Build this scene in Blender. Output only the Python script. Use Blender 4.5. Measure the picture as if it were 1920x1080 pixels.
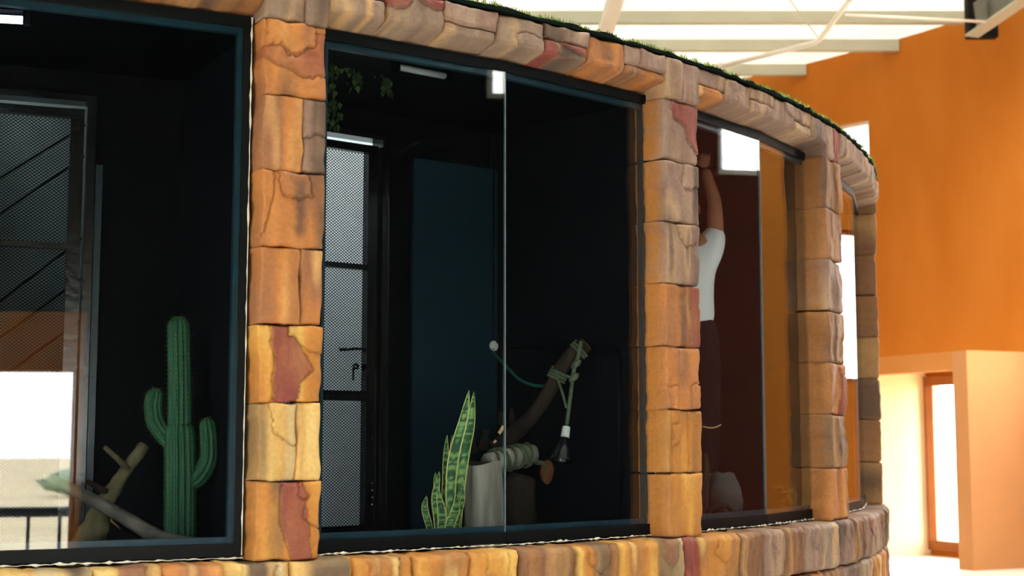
import bpy, math, random
import numpy as np
from mathutils import Vector, Matrix

for _o in list(bpy.data.objects):
    bpy.data.objects.remove(_o)
SC = bpy.context.scene
COL = SC.collection

# ------------------------------------------------------------------ camera
FPX, PITCH, EYE = 2666.67, math.radians(6.105), 1.5
cam_d = bpy.data.cameras.new('camera')
cam = bpy.data.objects.new('camera', cam_d)
COL.objects.link(cam)
cam.location = (0, 0, EYE)
cam.rotation_euler = (math.pi / 2 + PITCH, 0, 0)
cam_d.sensor_width = 36.0
cam_d.lens = 36.0 * FPX / 1920.0
cam_d.clip_end = 500
cam_d.dof.use_dof = True
cam_d.dof.focus_distance = 6.2
cam_d.dof.aperture_fstop = 2.8
SC.camera = cam

# ------------------------------------------------------------------ world (bright hazy white sky), exposure
SKY = 13.0
wd = bpy.data.worlds.new('sky')
SC.world = wd
wd.use_nodes = True
_bg = wd.node_tree.nodes['Background']
_bg.inputs[0].default_value = (1.0, 0.985, 0.94, 1)
_bg.inputs[1].default_value = SKY
SC.view_settings.view_transform = 'Standard'
SC.view_settings.look = 'None'
SC.view_settings.gamma = 1
SC.view_settings.use_curve_mapping = False
SC.view_settings.exposure = 0.22
SC.cycles.use_denoising = True
SC.cycles.max_bounces = 10
SC.cycles.diffuse_bounces = 5
SC.cycles.glossy_bounces = 4
SC.cycles.transparent_max_bounces = 16

# ------------------------------------------------------------------ plan of the place
CX, CY, R = -4.557, 11.843, 7.254      # centre and radius of the round building (glass line)
HX, HY, RH, HH = -7.8, 10.0, 16.0, 7.0  # round hall
ZB, ZT = 1.065, 3.165                  # glass bottom and top
RB = 6.03                              # back wall of the enclosures (distance of each flat wall from the centre)
FZ = 1.0                               # enclosure floor


def FP(th, r, z):
    a = math.radians(th)
    return Vector((CX + r * math.sin(a), CY - r * math.cos(a), z))


def HP(ph, r, z):
    a = math.radians(ph)
    return Vector((HX + r * math.sin(a), HY - r * math.cos(a), z))


def at(u, v, Y):
    x, h = (u - 960) / FPX, (540 - v) / FPX
    c, s = math.cos(PITCH), math.sin(PITCH)
    dy, dz = c - h * s, s + h * c
    return Vector((x * Y / dy, Y, EYE + dz * Y / dy))


def atr(u, v, r):
    """point where the sight line through (u, v) meets the vertical cylinder of radius r about the building centre"""
    p = at(u, v, 1.0)
    d = Vector((p.x, p.y, p.z - EYE))
    a = d.x * d.x + d.y * d.y
    b = -(CX * d.x + CY * d.y)
    c = CX * CX + CY * CY - r * r
    t = (-b - math.sqrt(max(0, b * b - a * c))) / a
    return Vector((0, 0, EYE)) + d * t


# light portals in the windows (they carry no light of their own, they only steer sampling to the sky)
def portal(ph0, ph1, z0, z1):
    a, b = HP(ph0, RH + .3, z0), HP(ph1, RH + .3, z0)
    L = bpy.data.lights.new('sky_portal', 'AREA')
    L.shape = 'RECTANGLE'
    L.size = (b - a).length
    L.size_y = z1 - z0
    L.cycles.is_portal = True
    o = bpy.data.objects.new('sky_portal', L)
    COL.objects.link(o)
    m = (a + b) / 2
    m.z = (z0 + z1) / 2
    n = Vector((HX, HY, m.z)) - m
    n.normalize()
    x = (b - a).normalized()
    o.matrix_world = Matrix(((x.x, 0, -n.x, m.x), (x.y, 0, -n.y, m.y), (0, 1, 0, m.z), (0, 0, 0, 1)))


# (phi0, phi1, z0, z1) of every opening of the hall wall
OPEN_FRONT = [(-27, -15, .5, 3.3), (-12, 0, .5, 3.3), (3, 15, .5, 3.3)]
OPEN_CLER = [(65.8, 70.0, 4.8, 6.2), (90.0, 94.6, 4.3, 6.0), (126.85, 131.5, 4.36, 5.98)]
OPEN_BALC = (30, 42.6, 0.0, 2.14)
OPEN_RIGHT = (103.5, 114.5, 2.2, 4.1)
OPEN_VEST = (118.6, 123.8, 0.08, 2.33)
ALL_OPEN = OPEN_FRONT + OPEN_CLER + [OPEN_BALC, OPEN_RIGHT, OPEN_VEST]
# unseen clear roof skylights added for their light (x0, x1, y0, y1): over the service corridor and over the walk beside the orange wall
PY0, PSP = 16.55, 1.30
FILL_SKYL = [(-4.2, 2.2, PY0 - 9 * PSP, PY0 - 5 * PSP), (4.4, 7.6, PY0 - 4 * PSP, PY0 - 1 * PSP)]
for (x0, x1, y0, y1) in FILL_SKYL:
    L = bpy.data.lights.new('sky_portal', 'AREA')
    L.shape = 'RECTANGLE'
    L.size, L.size_y = x1 - x0, y1 - y0
    L.cycles.is_portal = True
    o = bpy.data.objects.new('sky_portal', L)
    COL.objects.link(o)
    o.location = ((x0 + x1) / 2, (y0 + y1) / 2, HH + .1)
for q in OPEN_FRONT + [OPEN_RIGHT, OPEN_VEST, OPEN_BALC] + OPEN_CLER:
    portal(*q)


# ------------------------------------------------------------------ materials
def lin(c):
    return tuple((x / 255 / 12.92) if x / 255 <= .04045 else ((x / 255 + .055) / 1.055) ** 2.4 for x in c)


MATS = {}


def mat(name, rgb, rough=.7, spec=.4, metal=0.0, var=.12, scale=6.0, bump=0.0, bscale=40.0, stretch=(1, 1, 1), attr=None,
        emit=None, rgb2=None):
    """principled material with procedural colour variation and relief"""
    if name in MATS:
        return MATS[name]
    m = bpy.data.materials.new(name)
    m.use_nodes = True
    nt = m.node_tree
    b = nt.nodes['Principled BSDF']
    b.inputs['Roughness'].default_value = rough
    b.inputs['Specular IOR Level'].default_value = spec
    b.inputs['Metallic'].default_value = metal
    tc = nt.nodes.new('ShaderNodeTexCoord')
    mp = nt.nodes.new('ShaderNodeMapping')
    mp.inputs['Scale'].default_value = stretch
    nt.links.new(tc.outputs['Object'], mp.inputs[0])
    nz = nt.nodes.new('ShaderNodeTexNoise')
    nz.inputs['Scale'].default_value = scale
    nz.inputs['Detail'].default_value = 5
    nt.links.new(mp.outputs[0], nz.inputs['Vector'])
    c = lin(rgb)
    if attr:
        at_ = nt.nodes.new('ShaderNodeAttribute')
        at_.attribute_name = attr
        mr = nt.nodes.new('ShaderNodeMapRange')
        mr.inputs['From Min'].default_value = .3
        mr.inputs['From Max'].default_value = .7
        mr.inputs['To Min'].default_value = 1 - var
        mr.inputs['To Max'].default_value = 1 + var
        nt.links.new(nz.outputs['Fac'], mr.inputs['Value'])
        mx = nt.nodes.new('ShaderNodeVectorMath')
        mx.operation = 'SCALE'
        nt.links.new(at_.outputs['Color'], mx.inputs[0])
        nt.links.new(mr.outputs[0], mx.inputs['Scale'])
        nt.links.new(mx.outputs[0], b.inputs['Base Color'])
    else:
        rp = nt.nodes.new('ShaderNodeValToRGB')
        c2 = lin(rgb2) if rgb2 else tuple(x * (1 + var) for x in c)
        c1 = c if rgb2 else tuple(x * (1 - var) for x in c)
        rp.color_ramp.elements[0].position = .3
        rp.color_ramp.elements[1].position = .7
        rp.color_ramp.elements[0].color = (*c1, 1)
        rp.color_ramp.elements[1].color = (*c2, 1)
        nt.links.new(nz.outputs['Fac'], rp.inputs[0])
        nt.links.new(rp.outputs[0], b.inputs['Base Color'])
    if bump:
        n2 = nt.nodes.new('ShaderNodeTexNoise')
        n2.inputs['Scale'].default_value = bscale
        n2.inputs['Detail'].default_value = 6
        nt.links.new(mp.outputs[0], n2.inputs['Vector'])
        bp = nt.nodes.new('ShaderNodeBump')
        bp.inputs['Strength'].default_value = bump
        bp.inputs['Distance'].default_value = .01
        nt.links.new(n2.outputs['Fac'], bp.inputs['Height'])
        nt.links.new(bp.outputs[0], b.inputs['Normal'])
    if emit:
        b.inputs['Emission Color'].default_value = (*lin(rgb), 1)
        b.inputs['Emission Strength'].default_value = emit
    MATS[name] = m
    return m


def glass_mat(name, f0, tint):
    m = bpy.data.materials.new(name)
    m.use_nodes = True
    nt = m.node_tree
    nt.nodes.clear()
    out = nt.nodes.new('ShaderNodeOutputMaterial')
    lw = nt.nodes.new('ShaderNodeLayerWeight')
    lw.inputs[0].default_value = .5
    pw = nt.nodes.new('ShaderNodeMath')
    pw.operation = 'POWER'
    pw.inputs[1].default_value = 5
    nt.links.new(lw.outputs['Facing'], pw.inputs[0])
    ma = nt.nodes.new('ShaderNodeMath')
    ma.operation = 'MULTIPLY_ADD'
    ma.inputs[1].default_value = 1 - f0
    ma.inputs[2].default_value = f0
    nt.links.new(pw.outputs[0], ma.inputs[0])
    tr = nt.nodes.new('ShaderNodeBsdfTransparent')
    tr.inputs[0].default_value = (*tint, 1)
    gl = nt.nodes.new('ShaderNodeBsdfGlossy')
    gl.inputs['Roughness'].default_value = 0.0
    mx = nt.nodes.new('ShaderNodeMixShader')
    nt.links.new(ma.outputs[0], mx.inputs[0])
    nt.links.new(tr.outputs[0], mx.inputs[1])
    nt.links.new(gl.outputs[0], mx.inputs[2])
    nt.links.new(mx.outputs[0], out.inputs[0])
    MATS[name] = m
    return m


def translucent_mat(name, rgb, t):
    m = bpy.data.materials.new(name)
    m.use_nodes = True
    nt = m.node_tree
    nt.nodes.clear()
    out = nt.nodes.new('ShaderNodeOutputMaterial')
    a = nt.nodes.new('ShaderNodeBsdfTranslucent')
    d = nt.nodes.new('ShaderNodeBsdfDiffuse')
    nz = nt.nodes.new('ShaderNodeTexNoise')
    nz.inputs['Scale'].default_value = .7
    rp = nt.nodes.new('ShaderNodeValToRGB')
    rp.color_ramp.elements[0].color = (*[t * x * .85 for x in rgb], 1)
    rp.color_ramp.elements[1].color = (*[t * x * 1.15 for x in rgb], 1)
    tc = nt.nodes.new('ShaderNodeTexCoord')
    nt.links.new(tc.outputs['Object'], nz.inputs['Vector'])
    nt.links.new(nz.outputs['Fac'], rp.inputs[0])
    nt.links.new(rp.outputs[0], a.inputs[0])
    d.inputs[0].default_value = (.6, .58, .5, 1)
    ad = nt.nodes.new('ShaderNodeAddShader')
    nt.links.new(a.outputs[0], ad.inputs[0])
    nt.links.new(d.outputs[0], ad.inputs[1])
    nt.links.new(ad.outputs[0], out.inputs[0])
    MATS[name] = m
    return m


M_STONE = mat('painted_stone', (200, 140, 80), .62, .35, var=.10, scale=55, bump=.35, bscale=70, attr='col')
M_LEAF = mat('leaf_paint', (60, 110, 60), .45, .4, var=.08, scale=60, attr='col')
M_ORANGE = mat('orange_plaster', (184, 106, 26), .85, .2, scale=1.3, bump=.12, bscale=9, stretch=(1, 1, .35), rgb2=(196, 120, 40))
M_ORANGE2 = mat('pale_orange_plaster', (196, 128, 62), .85, .2, scale=1.5, bump=.1, bscale=10, rgb2=(202, 138, 74))
M_ORANGE2LIT = mat('lit_orange_plaster', (196, 142, 92), .85, .2, var=.05, scale=1.5, bump=.1, bscale=10)  # portal orange made paler, daylight on the side face put into the colour
M_CREAM = mat('cream_plaster', (245, 226, 190), .9, .2, var=.04, scale=2)
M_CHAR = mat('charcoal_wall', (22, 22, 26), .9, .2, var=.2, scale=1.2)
M_ORANGESHADE = mat('shaded_orange_plaster', (92, 40, 24), .85, .2, var=.12, scale=1.2)  # hall orange darkened in colour to put this stretch in shade
M_HILITE = mat('teal_highlight', (16, 52, 66), .35, .4, var=.2, scale=14)  # teal highlight on the dark frames put into the colour
M_FLOOR = mat('pale_floor', (226, 222, 212), .6, .3, var=.05, scale=.8)
M_BEAM = mat('beam_paint', (188, 190, 174), .7, .3, var=.05, scale=3)
M_WHITE = mat('white_paint', (236, 236, 228), .6, .3, var=.03)
M_STEEL = mat('grey_steel', (120, 120, 112), .6, .4, var=.12)
M_SAND = mat('pale_sand', (214, 200, 170), 1, .1, var=.1, scale=.2)
M_FRAME = mat('black_frame', (4, 11, 15), .5, .15, var=.2, scale=12)
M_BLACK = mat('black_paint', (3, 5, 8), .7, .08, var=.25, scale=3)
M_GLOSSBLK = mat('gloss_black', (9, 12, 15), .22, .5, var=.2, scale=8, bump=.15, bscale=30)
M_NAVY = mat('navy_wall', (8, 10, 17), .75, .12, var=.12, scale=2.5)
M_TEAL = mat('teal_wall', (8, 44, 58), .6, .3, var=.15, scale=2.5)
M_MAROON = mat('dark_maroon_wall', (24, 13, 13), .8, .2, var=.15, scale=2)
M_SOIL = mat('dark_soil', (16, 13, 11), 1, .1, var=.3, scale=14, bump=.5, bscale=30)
M_CORE = mat('grey_core', (226, 234, 240), .9, .2, var=.05, scale=1.5)
M_CAULK = mat('white_sealant', (222, 220, 210), .6, .3, var=.06, scale=30)
M_SEAL = mat('clear_seal', (100, 118, 124), .3, .5, var=.2, scale=20)
M_BARK = mat('grey_bark', (214, 208, 194), .9, .15, scale=11, bump=.8, bscale=22, stretch=(1, 1, .12), rgb2=(112, 104, 94))
M_BARKD = mat('dark_bark', (66, 55, 44), .9, .15, scale=10, bump=.8, bscale=25, stretch=(1, 1, .3), rgb2=(34, 28, 24))
M_BARKP = mat('pale_bark', (122, 112, 82), .85, .2, scale=9, bump=.9, bscale=26, rgb2=(58, 52, 38))
M_BRANCH = mat('grey_branch', (104, 98, 90), .85, .2, scale=10, bump=.7, bscale=28, rgb2=(62, 58, 54))
M_WOODCUT = mat('cut_wood', (226, 190, 130), .8, .2, var=.15, scale=20)
M_ROPE = mat('green_rope', (96, 108, 84), .85, .2, scale=60, var=.25, bump=.6, bscale=90)
M_FUNGUS = mat('brown_bark', (120, 74, 40), .8, .2, scale=12, var=.3, bump=.5)
M_CACT = mat('cactus_skin', (30, 84, 54), .55, .35, var=.15, scale=9)
M_SPINE = mat('cactus_spine', (150, 160, 110), .6, .3, var=.1)
M_CACTRIB = mat('cactus_rib', (110, 150, 84), .6, .3, var=.15, scale=14)
M_PLAST = mat('white_plastic', (226, 228, 226), .4, .5, var=.03)
M_SCREW = mat('screw_metal', (40, 40, 40), .4, .5, metal=.8)
M_CHROME = mat('worn_chrome', (190, 195, 198), .25, .5, metal=.9)
M_LED = mat('led_tube', (215, 232, 255), .4, .4, emit=7.0)
M_TUBEOFF = mat('unlit_tube', (150, 155, 160), .35, .5, var=.05)
M_HOSE = mat('teal_hose', (24, 92, 78), .5, .4, var=.1)
M_TURF = mat('turf_backing', (10, 22, 18), .9, .1, var=.2, scale=30)
M_GRASS = mat('grass_blades', (74, 104, 36), .6, .2, scale=9, rgb2=(128, 138, 52))
M_ROCK = mat('grey_rock', (84, 82, 80), .9, .15, scale=7, var=.4, bump=.8, bscale=18)
M_ROCKD = mat('dark_rock', (58, 54, 52), .9, .15, scale=7, var=.3, bump=.8, bscale=18)
M_SHIRT = mat('white_shirt', (246, 246, 250), .9, .1, var=.03, scale=5, bump=.35, bscale=14, stretch=(1, 1, .35))
M_SKIN = mat('skin', (176, 116, 88), .6, .3, var=.06, scale=8)
M_TROUS = mat('dark_trousers', (22, 24, 30), .9, .1, var=.1)
M_HAIR = mat('dark_hair', (20, 15, 13), .7, .3, var=.2, scale=30)
M_DOORWOOD = mat('brown_door_frame', (150, 88, 40), .6, .3, var=.12, scale=4)
M_POT = mat('clay_pot', (120, 70, 48), .8, .2, var=.1)
M_BUSH = mat('bush_green', (60, 84, 44), .8, .2, var=.3, scale=5)
M_SHRUB = mat('hazy_shrub', (140, 158, 132), .9, .1, var=.12, scale=2)  # green paled so the colour carries the distance haze
M_REAR = mat('rear_plaster', (176, 120, 70), .85, .2, var=.12, scale=2)
glass_mat('window_glass', .052, (.92, .96, .98))
glass_mat('clear_glass', .03, (.97, .98, .97))
translucent_mat('roof_sheet', (.96, .99, .98), .21)


# ------------------------------------------------------------------ mesh helpers
ORG = {}


class MB:
    def __init__(s):
        s.v, s.f, s.c = [], [], None

    def add(s, vs, fs):
        n = len(s.v)
        s.v += [tuple(p) for p in vs]
        s.f += [tuple(i + n for i in f) for f in fs]
        return s

    def obox(s, c, ax, ay, az):
        c = Vector(c)
        vs = [c + ax * i + ay * j + az * k for k in (-1, 1) for j in (-1, 1) for i in (-1, 1)]
        return s.add(vs, [(0, 2, 3, 1), (4, 5, 7, 6), (0, 1, 5, 4), (2, 6, 7, 3), (0, 4, 6, 2), (1, 3, 7, 5)])

    def box(s, a, b):
        a, b = Vector(a), Vector(b)
        h = (b - a) / 2
        return s.obox((a + b) / 2, Vector((h.x, 0, 0)), Vector((0, h.y, 0)), Vector((0, 0, h.z)))

    def beam(s, a, b, w, h):
        """box along a-b, horizontal width w, height h"""
        a, b = Vector(a), Vector(b)
        d = b - a
        x = d.normalized()
        y = Vector((-x.y, x.x, 0))
        y = y.normalized() if y.length > 1e-4 else Vector((0, 1, 0))
        z = x.cross(y)
        return s.obox((a + b) / 2, d / 2, y * (w / 2), z * (h / 2))

    def tube(s, pts, rad, n=8, cap=True, wob=0.0, seed=0):
        pts = [Vector(p) for p in pts]
        rad = rad if isinstance(rad, (list, tuple)) else [rad] * len(pts)
        rnd = random.Random(seed)
        up = None
        vs, fs = [], []
        for i, p in enumerate(pts):
            t = (pts[min(i + 1, len(pts) - 1)] - pts[max(i - 1, 0)]).normalized()
            if up is None:
                up = t.orthogonal().normalized()
            up = (up - t * up.dot(t))
            up = up.normalized() if up.length > 1e-5 else t.orthogonal().normalized()
            w = t.cross(up)
            for k in range(n):
                a = 2 * math.pi * k / n
                rr = rad[i] * (1 + wob * (rnd.random() - .5) * 2)
                vs.append(p + (up * math.cos(a) + w * math.sin(a)) * rr)
        for i in range(len(pts) - 1):
            for k in range(n):
                fs.append((i * n + k, i * n + (k + 1) % n, (i + 1) * n + (k + 1) % n, (i + 1) * n + k))
        if cap:
            fs.append(tuple(range(n - 1, -1, -1)))
            fs.append(tuple((len(pts) - 1) * n + k for k in range(n)))
        return s.add(vs, fs)

    def build(s, name, m, parent=None, smooth=False, origin=None):
        return mk(name, s.v, s.f, m, parent, smooth, origin)


def mk(name, v, f, m, parent=None, smooth=False, origin=None, col=None):
    V = np.array(v, dtype=np.float64).reshape(-1, 3)
    if parent is not None:
        o0 = ORG[parent.name]
    else:
        lo, hi = V.min(0), V.max(0)
        o0 = Vector(origin) if origin is not None else Vector(((lo[0] + hi[0]) / 2, (lo[1] + hi[1]) / 2, lo[2]))
    V = V - np.array(o0)
    me = bpy.data.meshes.new(name)
    me.from_pydata(V.tolist(), [], f)
    if col is not None:
        a = me.color_attributes.new('col', 'FLOAT_COLOR', 'POINT')
        buf = np.ones((len(V), 4), dtype=np.float32)
        buf[:, :3] = col
        a.data.foreach_set('color', buf.ravel())
    me.materials.append(MATS[m] if isinstance(m, str) else m)
    if smooth:
        me.polygons.foreach_set('use_smooth', [True] * len(me.polygons))
    me.update()
    o = bpy.data.objects.new(name, me)
    COL.objects.link(o)
    if parent is not None:
        o.parent = parent
    else:
        o.location = o0
    ORG[o.name] = Vector(o0)
    return o


def tag(o, label, cat=None, group=None, kind=None):
    if label:
        o['label'] = label
    if cat:
        o['category'] = cat
    if group:
        o['group'] = group
    if kind:
        o['kind'] = kind
    return o


def thing(name, loc, label, cat, group=None, kind=None):
    o = bpy.data.objects.new(name, None)
    o.empty_display_size = .1
    COL.objects.link(o)
    o.location = loc
    ORG[o.name] = Vector(loc)
    return tag(o, label, cat, group, kind)


def vn(x, y, seed=0):
    """smooth value noise in [0, 1], vectorised"""
    x, y = np.asarray(x, dtype=np.float64), np.asarray(y, dtype=np.float64)
    xi, yi = np.floor(x), np.floor(y)
    fx, fy = x - xi, y - yi
    fx, fy = fx * fx * (3 - 2 * fx), fy * fy * (3 - 2 * fy)

    def h(a, b):
        q = np.sin(a * 127.1 + b * 311.7 + seed * 74.7) * 43758.5453
        return q - np.floor(q)
    return (h(xi, yi) * (1 - fx) + h(xi + 1, yi) * fx) * (1 - fy) + (h(xi, yi + 1) * (1 - fx) + h(xi + 1, yi + 1) * fx) * fy


def inpoly(x, y, poly):
    r = np.zeros(x.shape, bool)
    n = len(poly)
    for i in range(n):
        x0, y0 = poly[i]
        x1, y1 = poly[(i + 1) % n]
        if y0 == y1:
            continue
        c = ((y0 > y) != (y1 > y)) & (x < (x1 - x0) * (y - y0) / (y1 - y0) + x0)
        r ^= c
    return r


# ------------------------------------------------------------------ the hall
def ring_wall(name, p0, p1, z0, z1, r0, r1, m, opens, label, cat='wall', cen=None, step=3.0, kind='structure'):
    """curved wall of finite thickness with rectangular openings, one mesh"""
    P = HP if cen is None else FP
    n = max(1, int(math.ceil((p1 - p0) / step)))
    ph = set(round(p0 + (p1 - p0) * i / n, 4) for i in range(n + 1))
    zs = {z0, z1}
    for a, b, c, d in opens:
        if b > p0 and a < p1:
            for q in (a, b):
                if p0 < q < p1:
                    ph.add(round(q, 4))
            for q in (c, d):
                if z0 < q < z1:
                    zs.add(q)
    ph, zs = sorted(ph), sorted(zs)
    mb = MB()
    for a, b in zip(ph[:-1], ph[1:]):
        for c, d in zip(zs[:-1], zs[1:]):
            pm, zm = (a + b) / 2, (c + d) / 2
            if any(q[0] < pm < q[1] and q[2] < zm < q[3] for q in opens):
                continue
            mb.add([P(a, r0, c), P(b, r0, c), P(b, r1, c), P(a, r1, c), P(a, r0, d), P(b, r0, d), P(b, r1, d), P(a, r1, d)],
                   [(0, 1, 2, 3), (4, 7, 6, 5), (0, 4, 5, 1), (2, 6, 7, 3), (1, 5, 6, 2), (0, 3, 7, 4)])
    o = mb.build(name, m)
    return tag(o, label, cat, kind=kind)


floor = MB()
floor.add([HP(a * 5, RH + .25, 0) for a in range(72)] + [HP(a * 5, RH + .25, -.3) for a in range(72)],
          [tuple(range(72))] + [(i, 72 + i, 72 + (i + 1) % 72, (i + 1) % 72) for i in range(72)])
tag(floor.build('floor', M_FLOOR), 'pale polished floor of the round hall', 'floor', kind='structure')
tag(MB().box((-200, -200, -1.7), (200, 200, -1.5)).build('ground', M_SAND), 'pale sandy ground outside the hall', 'ground', kind='structure')
ring_wall('wall_far', 96.8, 200, 0, HH, RH, RH + .25, M_ORANGE, ALL_OPEN, 'tall orange plastered wall curving behind the stone building')
ring_wall('wall_right', 82, 96.8, 0, HH, RH, RH + .25, M_ORANGESHADE, ALL_OPEN, 'hall wall stretch coloured dark maroon for shade between orange and charcoal')
ring_wall('wall_back', -60, 82, 0, HH, RH, RH + .25, M_CHAR, ALL_OPEN, 'dark charcoal curved hall wall facing the glass fronts')
ring_wall('wall_left', 200, 300, 0, HH, RH, RH + .25, M_ORANGE, [], 'orange curved hall wall behind the round building')

# hall windows: frame + pane in every opening
WN = [4]


def hall_window(op, label, m=M_WHITE, mull=0, fw=.06, pane=True):
    p0, p1, z0, z1 = op
    WN[0] += 1
    w = thing('window_%d' % WN[0], HP((p0 + p1) / 2, RH, z0), label, 'window', kind='structure')
    da = math.degrees(fw / RH)
    q = [p0 + (p1 - p0) * i / (mull + 1) for i in range(mull + 2)]
    for i, a in enumerate(q):
        a0, a1 = (a, a + da) if i == 0 else ((a - da, a) if i == len(q) - 1 else (a - da / 2, a + da / 2))
        mb = MB()
        c0, c1 = HP(a0, RH + .05, z0), HP(a1, RH + .05, z0)
        e0, e1 = HP(a0, RH + .14, z0), HP(a1, RH + .14, z0)
        up = Vector((0, 0, z1 - z0))
        mb.add([c0, c1, e1, e0, c0 + up, c1 + up, e1 + up, e0 + up],
               [(0, 1, 2, 3), (4, 7, 6, 5), (0, 4, 5, 1), (2, 6, 7, 3), (1, 5, 6, 2), (0, 3, 7, 4)])
        mb.build('frame_post', m, w)
    for z in (z0 + fw / 2, z1 - fw / 2):
        MB().beam(HP(p0, RH + .10, z), HP(p1, RH + .10, z), .09, fw).build('frame_rail', m, w)
    if pane:
        for a, b in zip(q[:-1], q[1:]):
            MB().beam(HP(a, RH + .11, (z0 + z1) / 2), HP(b, RH + .11, (z0 + z1) / 2), .012, z1 - z0).build('pane', 'clear_glass', w)
    return w


hall_window(OPEN_CLER[2], 'bright clerestory window high in orange wall above the stone building', M_WHITE)
hall_window(OPEN_CLER[1], 'clerestory window reflected in the bay with the white-shirted person', M_WHITE)
hall_window(OPEN_CLER[0], 'clerestory window reflected at the top of the snake plant bay', M_WHITE)
for i, q in enumerate(OPEN_FRONT):
    hall_window(q, ['large window of dark hall wall farthest from orange wall', 'large middle window of dark hall wall',
                    'large window of dark hall wall nearest the balcony door'][i], M_GLOSSBLK, 2)
hall_window(OPEN_RIGHT, 'wide window in the orange wall beside the entrance portal', M_DOORWOOD, 3)

# ceiling: purlins and translucent sheets between them, running along x
ceil = thing('ceiling', (HX, HY, HH), 'translucent white sheet ceiling carried on beige purlins', 'ceiling', kind='structure')
k0, k1 = int(math.floor((-7 - PY0) / PSP)), int(math.ceil((27 - PY0) / PSP))
for k in range(k0, k1):
    y = PY0 + k * PSP
    half = math.sqrt(max(0.5, RH * RH - (y - HY) ** 2))
    MB().box((HX - half, y - .05, HH - .17), (HX + half, y + .05, HH - .01)).build('purlin', M_BEAM, ceil)
    xs = [HX - half - 1.5, HX + half + 1.5]
    for (x0, x1, y0, y1) in FILL_SKYL:
        if y0 - .1 < y < y1 - .1:
            xs = xs[:-1] + [x0, x1] + xs[-1:]
            MB().box((x0, y, HH), (x1, y + PSP - .012, HH + .012)).build('fill_skylight_pane', 'clear_glass', ceil)
    for x0, x1 in zip(xs[::2], xs[1::2]):
        MB().box((x0, y, HH), (x1, y + PSP - .012, HH + .012)).build('roof_sheet', 'roof_sheet', ceil)

# rafter, pipe, wire, steel bracket under the ceiling
raf = MB().beam(at(1160, -20, 16.0), at(1118, 110, 19.0), .17, .16)
tag(raf.build('roof_rafter', M_WHITE), 'white rafter crossing under the purlins above turf edge', 'rafter', kind='structure')
pp = [at(1606, -16, 15.2), at(1570, 30, 15.6), at(1537, 74, 16.0), at(1528, 80, 16.1), at(1450, 100, 16.8), at(1352, 124, 17.6)]
pipe = thing('sprinkler_pipe', pp[-1], 'bent white pipe hanging below the ceiling in front of orange wall', 'pipe')
MB().tube(pp, .03, 10).build('pipe_run', M_WHITE, pipe, True)
MB().tube([pp[-1] + Vector((0, 0, .05)), pp[-1] + Vector((0, 0, .03)), pp[-1], pp[-1] - Vector((0, 0, .06))], [.02, .055, .06, .02], 10).build('pipe_fitting', M_WHITE, pipe, True)
pc = pp[2]
MB().tube([pc, pc + Vector((-.35, .1, .55))], .008, 6).build('hanger', M_BEAM, pipe)
tag(MB().tube([at(1585, 28, 15.7), at(1700, 33, 16.0), at(1850, 41, 16.4)], .016, 6).build('tension_rod', M_WHITE, smooth=True),
    'thin straight white rod running to steel bracket on orange wall', 'rod')
br = thing('roof_bracket', at(1850, 60, 16.6), 'grey steel rafter with bracket bolted to top of orange wall', 'bracket')
MB().beam(at(1822, 68, 16.75), at(2010, -60, 15.2), .20, .02).build('flange', M_BEAM, br)
MB().beam(at(1830, 30, 16.9), at(2010, -95, 15.3), .03, .34).build('web', M_STEEL, br)
MB().box(at(1817, 68, 16.95), at(1862, 0, 17.1)).build('wall_plate', M_CHAR, br)
g0, g1, g2 = at(1850, 2, 16.6), at(1828, 58, 16.6), at(1852, 45, 16.6)
MB().add([g0, g1, g2, g0 + Vector((.03, .05, 0)), g1 + Vector((.03, .05, 0)), g2 + Vector((.03, .05, 0))],
         [(0, 1, 2), (5, 4, 3), (0, 3, 4, 1), (1, 4, 5, 2), (2, 5, 3, 0)]).build('gusset', M_STEEL, br)

# entrance portal block in front of the orange wall
A = Vector((5.33, 16.67, 0))
va, vb = Vector((-.417, .909, 0)), Vector((.909, .417, 0))
PZ = 2.55
port = thing('entrance_portal', A, 'low orange entrance portal with doorway projecting from the tall wall', 'portal', kind='structure')


def pbox(a0, a1, b0, b1, z0, z1):
    mb = MB()
    c = A + va * ((a0 + a1) / 2) + vb * ((b0 + b1) / 2) + Vector((0, 0, (z0 + z1) / 2))
    return mb.obox(c, va * ((a1 - a0) / 2), vb * ((b1 - b0) / 2), Vector((0, 0, (z1 - z0) / 2)))


pbox(0, .24, 0, 1.35, 0, PZ).build('side_wall', M_ORANGE2LIT, port)            # face towards the wide glazed entrance
pbox(.24, 5.4, 0, .2, 2.33, PZ).build('lintel', M_ORANGE2, port)
pbox(2.2, 5.4, 0, .2, 0, 2.33).build('front_wall', M_ORANGE2, port)
pbox(1.96, 2.2, 0, 1.3, 0, 2.40).build('cross_wall', M_CREAM, port)
pbox(.24, 5.4, .2, 1.6, 2.40, PZ).build('soffit', M_CREAM, port)
vest = thing('door_3', HP(122.3, RH, 0), 'brown framed glazed door bright with daylight inside orange portal', 'door', kind='structure')
for a in (118.75, 121.0, 123.65):
    MB().beam(HP(a, RH - .02, .08), HP(a, RH - .02, 2.26), .10, .10).build('stile', M_DOORWOOD, vest)
for z in (.14, 2.27):
    MB().beam(HP(118.6, RH - .02, z), HP(123.8, RH - .02, z), .08, .12).build('rail', M_DOORWOOD, vest)
for a, b in ((118.75, 121.0), (121.0, 123.65)):
    MB().beam(HP(a, RH - .02, 1.17), HP(b, RH - .02, 1.17), .01, 2.0).build('pane', 'clear_glass', vest)

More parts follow.
